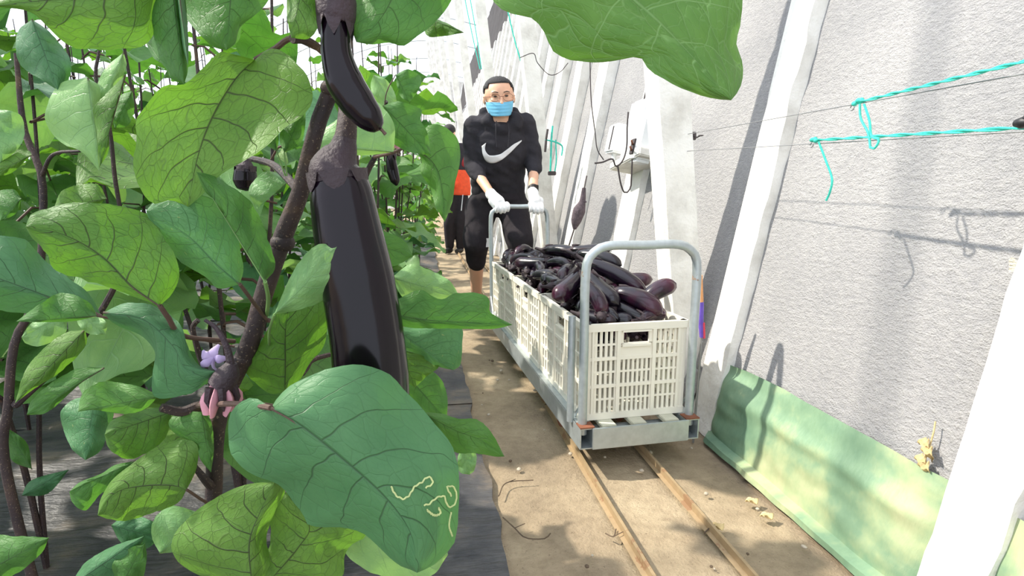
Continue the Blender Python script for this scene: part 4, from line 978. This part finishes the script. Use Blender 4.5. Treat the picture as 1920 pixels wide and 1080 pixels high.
Q((208, 985), (300, 1010), [(230, 1020), (270, 1030)], [(240, 965), (290, 980)], .64, .64, 'leaf_blue', fold=.01)
Q((60, 880), (10, 800), [(20, 860)], [(50, 830)], 1.0, 1.0, 'leaf_mid', fold=.01)
Q((40, 930), (130, 880), [(60, 900)], [(90, 925)], 1.0, 1.0, 'leaf_blue', fold=.01)

# background plants -----------------------------------------------------------
def leaf_template(seed, L, Wd, mat):
    r = random.Random(seed); N, C = 12, 4; vs = []; uvs = []
    lob = r.uniform(.08, .16); ph = r.uniform(0, 6); droop = r.uniform(.25, .6); foldv = r.uniform(.15, .4)
    for i in range(N):
        u = i/(N-1); w = Wd*0.5*(math.sin(PI*min(1, u*0.97+0.015))**0.75)*(1.12-0.42*u)*(1+lob*math.sin(u*13+ph))
        for j in range(-C, C+1):
            a = j/C; b = abs(a)
            x = L*(u + 0.06*b*(1-u)*-1); y = a*w
            z = -droop*L*u*u*0.6 + foldv*abs(y) + 0.018*math.sin(u*14+ph+(2 if j > 0 else 0))*b*b + 0.004*math.sin(u*40)*b*(1-b)
            vs.append((x, y, z)); uvs.append((u, .5+.5*a))
    K = 2*C+1; fs = [(i*K+j, i*K+j+1, (i+1)*K+j+1, (i+1)*K+j) for i in range(N-1) for j in range(K-1)]
    b = len(vs)  # petiole
    pn = 5
    pt = [Vector((-0.08+0.02*k, 0, 0.012-0.003*k)) if k else Vector((-0.085, 0, -0.01)) for k in range(5)]
    for p in pt:
        for q in range(pn): vs.append((p.x, .0028*math.cos(2*PI*q/pn), p.z+.0028*math.sin(2*PI*q/pn))); uvs.append((0, 0.5))
    pf = [(b+i*pn+q, b+i*pn+(q+1) % pn, b+(i+1)*pn+(q+1) % pn, b+(i+1)*pn+q) for i in range(4) for q in range(pn)]
    me = bpy.data.meshes.new('leaf'); me.from_pydata(vs, [], fs+pf); leaf_uv(me, uvs); me.materials.append(M[mat]); me.materials.append(M['petiole'])
    for i, p in enumerate(me.polygons): p.use_smooth = True; p.material_index = 0 if i < len(fs) else 1
    return me
TM = [leaf_template(i, .19+.02*(i % 3), .15+.012*(i % 4), m) for i, m in enumerate(['leaf_mid', 'leaf_pale', 'leaf_mid', 'leaf_under_backlit', 'leaf_blue', 'leaf_pale', 'leaf_mid', 'leaf_spot', 'leaf_under_backlit', 'leaf_mid'])]
BG = 'eggplant plants in the rows'
small_flower = None
def bg_plant(x, y, h, nl, seed, zmin=.30, lab='leafy eggplant plant in the planted rows beside the path', sc=1.0, grp=BG, lean=0.0):
    r = random.Random(seed); base = Vector((x, y, 0.02))
    t = empty('eggplant_plant', base, lab, 'plant', grp); 
    nb = 3; stems = []
    mb = MB()
    for k in range(nb):
        a = 2*PI*k/nb + r.uniform(0, 1); s = r.uniform(.08, .24)
        P = [Vector((0, 0, 0)), Vector((math.cos(a)*.02, math.sin(a)*.02, h*.22)), Vector((math.cos(a)*s*.7, math.sin(a)*s*.7, h*.55)), Vector((math.cos(a)*s+lean, math.sin(a)*s, h*r.uniform(.9, 1.02)))]
        P, _ = resample(P, [1]*4, 16); stems.append(P); mb.tube(P, [.0070-.0003*i for i in range(16)], 6)
    mb.build('stem', M['stem'], t)
    for i in range(nl):
        P = stems[i % nb]; f = (i+.5)/nl; f = (zmin + (1-zmin)*f)
        idx = min(15, max(3, int(f*15+r.uniform(-.5, .5)))); p = P[idx]
        o = bpy.data.objects.new('leaf', TM[r.randrange(len(TM))]); COL.objects.link(o); o.parent = t
        a = i*2.4 + r.uniform(-.5, .5); s = sc*r.uniform(.75, 1.2)*(1.0 if f < .85 else .65)
        rot = Matrix.Rotation(a, 4, 'Z') @ Matrix.Rotation(r.uniform(-.5, .6), 4, 'Y') @ Matrix.Rotation(r.uniform(-.5, .5), 4, 'X')
        o.matrix_local = Matrix.Translation(p) @ rot @ Matrix.Translation((.08*s, 0, 0)) @ Matrix.Diagonal((s, s, s, 1))
    return t
seed = 100
rows = [(1.35, -1.6, -0.42, .44, 1.42, 34), (2.25, -2.9, -0.22, .42, 1.66, 36), (3.15, -3.7, -0.20, .48, 1.8, 34), (4.05, -4.6, -0.15, .55, 1.9, 30), (4.95, -4.5, -0.15, .62, 1.95, 28), (5.85, -4.5, -0.06, .8, 1.95, 26), (6.75, -4.5, -0.06, .95, 2.0, 26), (7.65, -4.6, -.06, 1.1, 2.0, 24), (9.0, -4.6, -.06, 1.1, 2.05, 24), (10.8, -3.6, .05, .8, 2.1, 26)]
for (y, x0, x1, dx, h, nl) in rows:
    x = x1; j = 0
    while x > x0:
        bg_plant(x + random.uniform(-.05, .05), y + random.uniform(-.08, .08), h*random.uniform(.93, 1.07), nl, seed, zmin=.32 if y < 2 else .22, sc=1.15, lab='eggplant plant in the %s planted row, %s' % (ORD[rows.index((y, x0, x1, dx, h, nl))], ('right beside the path' if j == 0 else '%s in from the path' % ORD[j]))); seed += 1
        x -= dx; j += 1
for x, y in ((0.0, 12.6), (-1.0, 12.5), (.25, 14.2), (-.6, 14.4)):
    bg_plant(x, y, 2.1, 26, seed, zmin=.3, lab='tall pale-leaved eggplant plant at the far end of the path', grp='eggplant plants at the far end', sc=1.3); seed += 1
# pink blossom on a nearer plant
fo = onY(744, 270, 1.16); t = empty('eggplant_flower', fo, 'small pink star-shaped blossom beside the small dark eggplant', 'flower')
for k_ in range(5):
    a = 2*PI*k_/5; d = Vector((math.cos(a), 0, math.sin(a)))
    mb = MB(fo); mb.tube([fo, fo+d*.007, fo+d*.013], [.002, .005, .001], 8, flat=.3, up=Vector((0, 1, 0)).cross(d)); mb.build('petal', M['petal'], t)
mb = MB(fo); mb.ball(fo + Vector((0, -.003, 0)), .003); mb.build('stamen', M['anther'], t)
mb = MB(fo); mb.tube([fo, onY(730, 262, 1.15), onY(722, 240, 1.12)], .0015, 6); mb.build('flower_stalk', M['petiole'], t)

# ------------------------------------------------------------------ wires, ropes, boxes
def twine(name, pts, r, mat, lab, cat, seg=40, grp=None):
    mb = MB(pts[0]); mb.tube(pts, r, 8, seg=seg); o = mb.build(name, M[mat]); o.location = pts[0]; return tag(o, lab, cat, grp)
XR = 1.0
for (a, b, lab) in (((1310, 280), (1920, 245), 'thin lower grey wire stretched along the wall beside the turquoise twine'), ((1310, 247), (1920, 138), 'thin upper grey wire stretched along the wall beside the turquoise twine')):
    p = onX(*a, XR); q = onX(*b, XR); d = (q-p); twine('wire', [p + Vector((0, .1, 0)), q + d*0.6], .0012, 'wire', lab, 'wire', 6)
def rope_thing(label, a, b, knots, tails):
    p = onX(*a, XR-.012); q = onX(*b, XR-.012); d = (q-p)
    t = empty('twine', p, label, 'twine')
    mb = MB(p)
    for s in (-1, 1):
        P = [p + d*(i/60)*2.2 + Vector((0.0022*math.cos(i*0.9+s*PI/2), 0, .0022*math.sin(i*0.9+s*PI/2))) for i in range(61)]; mb.tube(P, .0020, 6)
    mb.build('strand', M['rope'], t)
    mb = MB(p); 
    for k_ in range(4): mb.ball(p + Vector((random.uniform(-.004, .004), -.004+.008*k_/3*2-.004, random.uniform(-.003, .004))), (.006, .007, .006), 8, 6)
    mb.build('knot', M['rope'], t)
    for tl in tails:
        mb = MB(p); mb.tube([onX(x, y, XR-.014) for x, y in tl], .0026, 6, seg=24); mb.build('loose_end', M['rope'], t)
    return t
rope_thing('upper turquoise twine with two dangling ends, tied before the near grey wall', (1608, 192), (1920, 115), 1, [[(1612, 195), (1614, 222), (1628, 250), (1632, 278)], [(1620, 195), (1630, 225), (1634, 255), (1648, 262), (1640, 278), (1632, 276)]])
rope_thing('lower turquoise twine with one dangling end, tied before the near grey wall', (1527, 263), (1920, 239), 1, [[(1535, 266), (1548, 300), (1560, 335), (1556, 360), (1549, 376)]])
p = onX(1918, 230, XR-.02); mb = MB(p); mb.tube([p + Vector((0, -.012, 0)), p, p+Vector((0, .012, 0))], [.006, .010, .006], 12, seg=8); mb.ball(p + Vector((0, -.006, .006)), .007); o = mb.build('wire_clip', M['shoe']); o.location = p; tag(o, 'small black clip on the lower twine at the right edge of the picture', 'clip')
for (x, y, nmz) in ((1300, 255, 'dark wire eye screwed to the thick post behind the cart'),):
    p = onX(x, y, 1.03); mb = MB(p); mb.box(p, (.02, .012, .03), bev=.002); mb.tube([p, p + Vector((0, -.03, -.008)), p + Vector((0, -.055, -.004))], .003, 6); mb.tube([p + Vector((.008*math.cos(a/10*2*PI), -.06+.008*math.sin(a/10*2*PI), -.004)) for a in range(11)], .002, 6)
    o = mb.build('wire_eye', M['cable']); o.location = p; tag(o, nmz, 'hook')
# hooks at the twine ends
for (x, y) in ((1522, 272), (1598, 202)):
    p = onX(x, y, XR); mb = MB(p); mb.tube([p + Vector((0, .006*math.cos(a/8*2*PI), .006*math.sin(a/8*2*PI))) for a in range(8)], .0015, 6); mb.tube([p + Vector((0, 0, .006)), p + Vector((0, -.015, .012))], .0015, 6); o = mb.build('wire_loop', M['wire']); o.location = p
    tag(o, 'twisted end loop of the %s grey wire by the twine knot' % ('lower' if y > 250 else 'upper'), 'wire loop')
# teal strings hanging from above in the distance
for (a, b, Y, lab, g) in (((868, -20), (900, 130), 6.5, 'pair of far turquoise strings slanting down left of the tall post', None), ((952, 20), (978, 120), 4.6, 'turquoise string slanting down above the man\'s right shoulder side', None)):
    p = onY(*a, Y); q = onY(*b, Y); t = empty('string', p, lab, 'string')
    for s in (0, .06):
        mb = MB(p); mb.tube([p+Vector((s, 0, 0)), (p+q)/2+Vector((s*.8, 0, -.02)), q+Vector((s*.3, 0, 0))], .0055, 6, seg=10); mb.build('strand', M['rope'], t)
# teal rope tied round the post behind the man
p = onY(1035, 262, 4.2); t = empty('tied_twine', p, 'turquoise twine tied round a dark hook beside the man\'s shoulder', 'twine')
mb = MB(p); mb.tube([onY(1022, 262, 4.2), onY(1040, 266, 4.2), onY(1054, 274, 4.2), onY(1053, 292, 4.2)], .006, 6, seg=18); mb.tube([onY(1036, 236, 4.2), onY(1034, 262, 4.2), onY(1032, 322, 4.2)], .007, 6, seg=12); mb.tube([onY(1042, 262, 4.2), onY(1043, 300, 4.2), onY(1040, 324, 4.2)], .005, 6, seg=12); mb.build('strand', M['rope'], t)
mb = MB(p); mb.tube([onY(1027, 242, 4.2), onY(1024, 262, 4.2), onY(1022, 285, 4.2)], .009, 6, seg=8); mb.build('hook', M['cable'], t)
mb = MB(p); mb.box(onY(1035, 325, 4.2), (.06, .03, .03), bev=.004); mb.build('hook', M['cable'], t)
# electrical boxes on the wall
def wpt(px, py, dx=0.0):      # point on wall plane plus dx towards the path
    r = ray(px, py); o = Vector((0, 0, CH)); t = (WB - dx + WS*CH)/(r.x - WS*r.z); return o + r*t
wrot = Matrix.Rotation(math.atan(WS), 3, 'Y')
c = wpt(1158, 262, .12); t = empty('junction_box', c, 'smaller white junction box with a slot, mounted on the wall above the sloping rib', 'electrical box')
mb = MB(c); mb.box(c, (.09, .15, .17), wrot, .01); mb.build('housing', M['whitebox'], t)
mb = MB(c); mb.box(c + wrot @ Vector((-.047, -.02, 0)), (.006, .012, .14), wrot, .002); mb.build('seam', M['cable'], t)
mb = MB(c); mb.tube([c + Vector((-.02, .0, -.08)), c + Vector((-.02, 0, -.12))], .014, 10); mb.build('cable_gland', M['whitebox'], t)
c2 = wpt(1203, 248, .13); t2 = empty('control_box', c2, 'larger white electrical box with a dark open terminal, beside the thick post', 'electrical box')
mb = MB(c2); mb.box(c2, (.10, .24, .33), wrot, .015); mb.build('housing', M['whitebox'], t2)
mb = MB(c2); mb.box(c2 + wrot @ Vector((-.052, -.06, -.09)), (.010, .05, .08), wrot, .003); mb.build('terminal', M['cable'], t2)
mb = MB(c2)
for dz in (0, -.03): mb.tube([c2 + wrot @ Vector((-.055, -.06, -.08+dz)), c2 + wrot @ Vector((-.09, -.13, -.075+dz))], .005, 6)
mb.build('terminal_wire', M['rust'], t2)
c3 = wpt(1195, 304, .10); mb = MB(c3); mb.box(c3, (.16, .42, .04), wrot @ Matrix.Rotation(-0.15, 3, 'X'), .006); o = mb.build('wall_ledge', M['conc']); o.location = c3; tag(o, 'small concrete ledge under the two white electrical boxes', 'ledge')
def cable(lab, pts, Y, r=.0045):
    P = [onY(x, y, Y if len(q) == 0 else q[0]) for x, y, *q in pts]; twine('cable', P, r, 'cable', lab, 'cable', 40)
cable('thin dark cable hanging from above down to the smaller white box', [(1106, 80), (1108, 180), (1116, 250), (1120, 280), (1132, 300)], 2.95, .003)
cable('dark cable looping down in a long U below the white boxes', [(1222, 130), (1205, 200), (1203, 250), (1188, 280), (1184, 330), (1182, 352), (1172, 362), (1164, 345), (1158, 310)], 2.85)
cable('short dark cable curling between the two white boxes', [(1178, 210), (1176, 240), (1175, 275), (1168, 300), (1155, 312), (1148, 298), (1130, 304), (1115, 306)], 2.83)
cable('slack thin wire strung between the far posts above the boxes', [(975, 108), (1000, 100), (1008, 118), (1030, 140), (1050, 135), (1065, 118)], 4.1, .003)
# dark net bundle
c = onY(1086, 398, 3.3); t = empty('net_bundle', c, 'dark knotted net bundle hanging on a cord against the wall, above the heap', 'bundle')
mb = MB(c); mb.tube([onY(1095, 352, 3.3), onY(1092, 378, 3.3), onY(1086, 395, 3.3), onY(1080, 415, 3.3), onY(1077, 430, 3.3)], [.012, .020, .040, .032, .010], 12, seg=16, flat=.8)
mb.tube([onY(1094, 378, 3.3)+Vector((.016*math.cos(a), .016*math.sin(a), .004*math.sin(2*a))) for a in [2*PI*k_/10 for k_ in range(11)]], .004, 6); mb.build('net', M['net'], t)
mb = MB(c); mb.tube([onY(1077, 428, 3.3), onY(1070, 450, 3.3), onY(1065, 466, 3.3)], .005, 6); mb.build('cord', M['cable'], t)
mb = MB(c); mb.tube([onY(1095, 355, 3.3), onY(1100, 330, 3.35)], .005, 6); mb.build('cord', M['cable'], t)
# stick with orange top and purple sleeve, leaning at the wall behind the cart
p = onY(1315, 640, 1.78); t = empty('hand_tool', p, 'small tool with a tan handle and purple sleeve standing upright right of the cart hoop', 'tool')
mb = MB(p); mb.tube([onY(1314, 516, 1.78), onY(1314, 545, 1.78), onY(1314, 568, 1.78)], [.006, .0075, .0095], 10, seg=8); mb.build('handle', M['tan'], t)
mb = MB(p); mb.tube([onY(1314, 566, 1.78), onY(1314, 600, 1.78), onY(1316, 632, 1.78)], [.0105, .0095, .008], 10, seg=8); mb.build('sleeve', M['purple'], t)
mb = MB(p); mb.tube([onY(1319, 605, 1.775), onY(1320, 634, 1.775)], .005, 8); mb.build('tab', M['pinkred'], t)
mb = MB(p); e = onY(1316, 632, 1.78); mb.tube([e, Vector((e.x-.01, e.y, 0.0))], .004, 8); mb.build('shaft', M['wire'], t)
# dried leaf spray stuck to the wall
p = wpt(1742, 840, .014); t = empty('dried_sprig', p, 'dried straw-coloured leaf sprig caught on the near grey wall', 'dried leaf')
mb = MB(p); mb.tube([wpt(1754, 790, .014), wpt(1750, 812, .016), wpt(1742, 840, .016), wpt(1733, 868, .016)], .0018, 6, seg=14); mb.build('stalk', M['dry'], t)
for (x, y) in ((1738, 832), (1744, 846), (1732, 862), (1738, 874)):
    q = wpt(x, y, .018); mb = MB(p); mb.grid(6, 6, lambda u, v: q + Vector(((-.010*math.sin(u*5)), (v-.5)*.03*math.sin(PI*min(1, u+.1)), -(u-.3)*.034 + .004*math.sin(v*9)))); o = mb.build('dried_leaf', M['dry'], t); o.modifiers.new('s', 'SOLIDIFY').thickness = .0015
# litter on the path
rnd = random.Random(5)
for (x, y, lab) in ((1410, 942, 'pale dry leaf scrap on the soil nearest the green tarp'), (1438, 970, 'second pale dry leaf scrap, nearer the camera by the tarp'), (1345, 990, 'crumpled straw-coloured leaf beside the right-hand rail')):
    q = onZ(x, y, .012); mb = MB(q); mb.grid(7, 7, lambda u, v: q + Vector(((u-.5)*.04*(1-.5*abs(v-.5)), (v-.5)*.02+.004*math.sin(u*7), .006+.006*math.sin(u*6+v*5)))); o = mb.build('dry_leaf', M['dry']); o.location = q; tag(o, lab, 'dry leaf'); o.modifiers.new('s', 'SOLIDIFY').thickness = .001
for pts, lab in (([(943, 970), (965, 990), (985, 1008), (1020, 1010), (1032, 1000)], 'dark forked twig lying at the left side of the path'), ([(1135, 1000), (1150, 1006), (1155, 992)], 'short hooked twig beside the left-hand rail'), ([(1320, 1000), (1330, 990)], 'small stick lying across the right-hand rail'), ([(935, 930), (950, 905), (1000, 900)], 'thin twig at the edge of the black film')):
    P = [onZ(x, y, .014) for x, y in pts]; mb = MB(P[0]); mb.tube(P, .0018, 6, seg=14); mb.tube([P[1], P[1] + Vector((.03, .01, .004))], .0012, 6); o = mb.build('twig', M['twig']); o.location = P[0]; tag(o, lab, 'twig')
for k in range(46):
    x = rnd.uniform(.22, 1.0); y = rnd.uniform(1.1, 3.2); r = rnd.uniform(.003, .009); q = Vector((x, y, r*.4+.004)); mb = MB(q)
    mb.ball(q, (r*rnd.uniform(.8, 1.5), r, r*.7), 7, 5, Matrix.Rotation(rnd.uniform(0, 3), 3, 'Z')); o = mb.build('soil_clod', M['stone'] if k % 3 else M['twig']); o.location = q; tag(o, 'small clod or pebble scattered on the soil path', 'pebble', 'clods and pebbles on the path')

# parts were written in world coordinates relative to their thing's base; nothing else to do
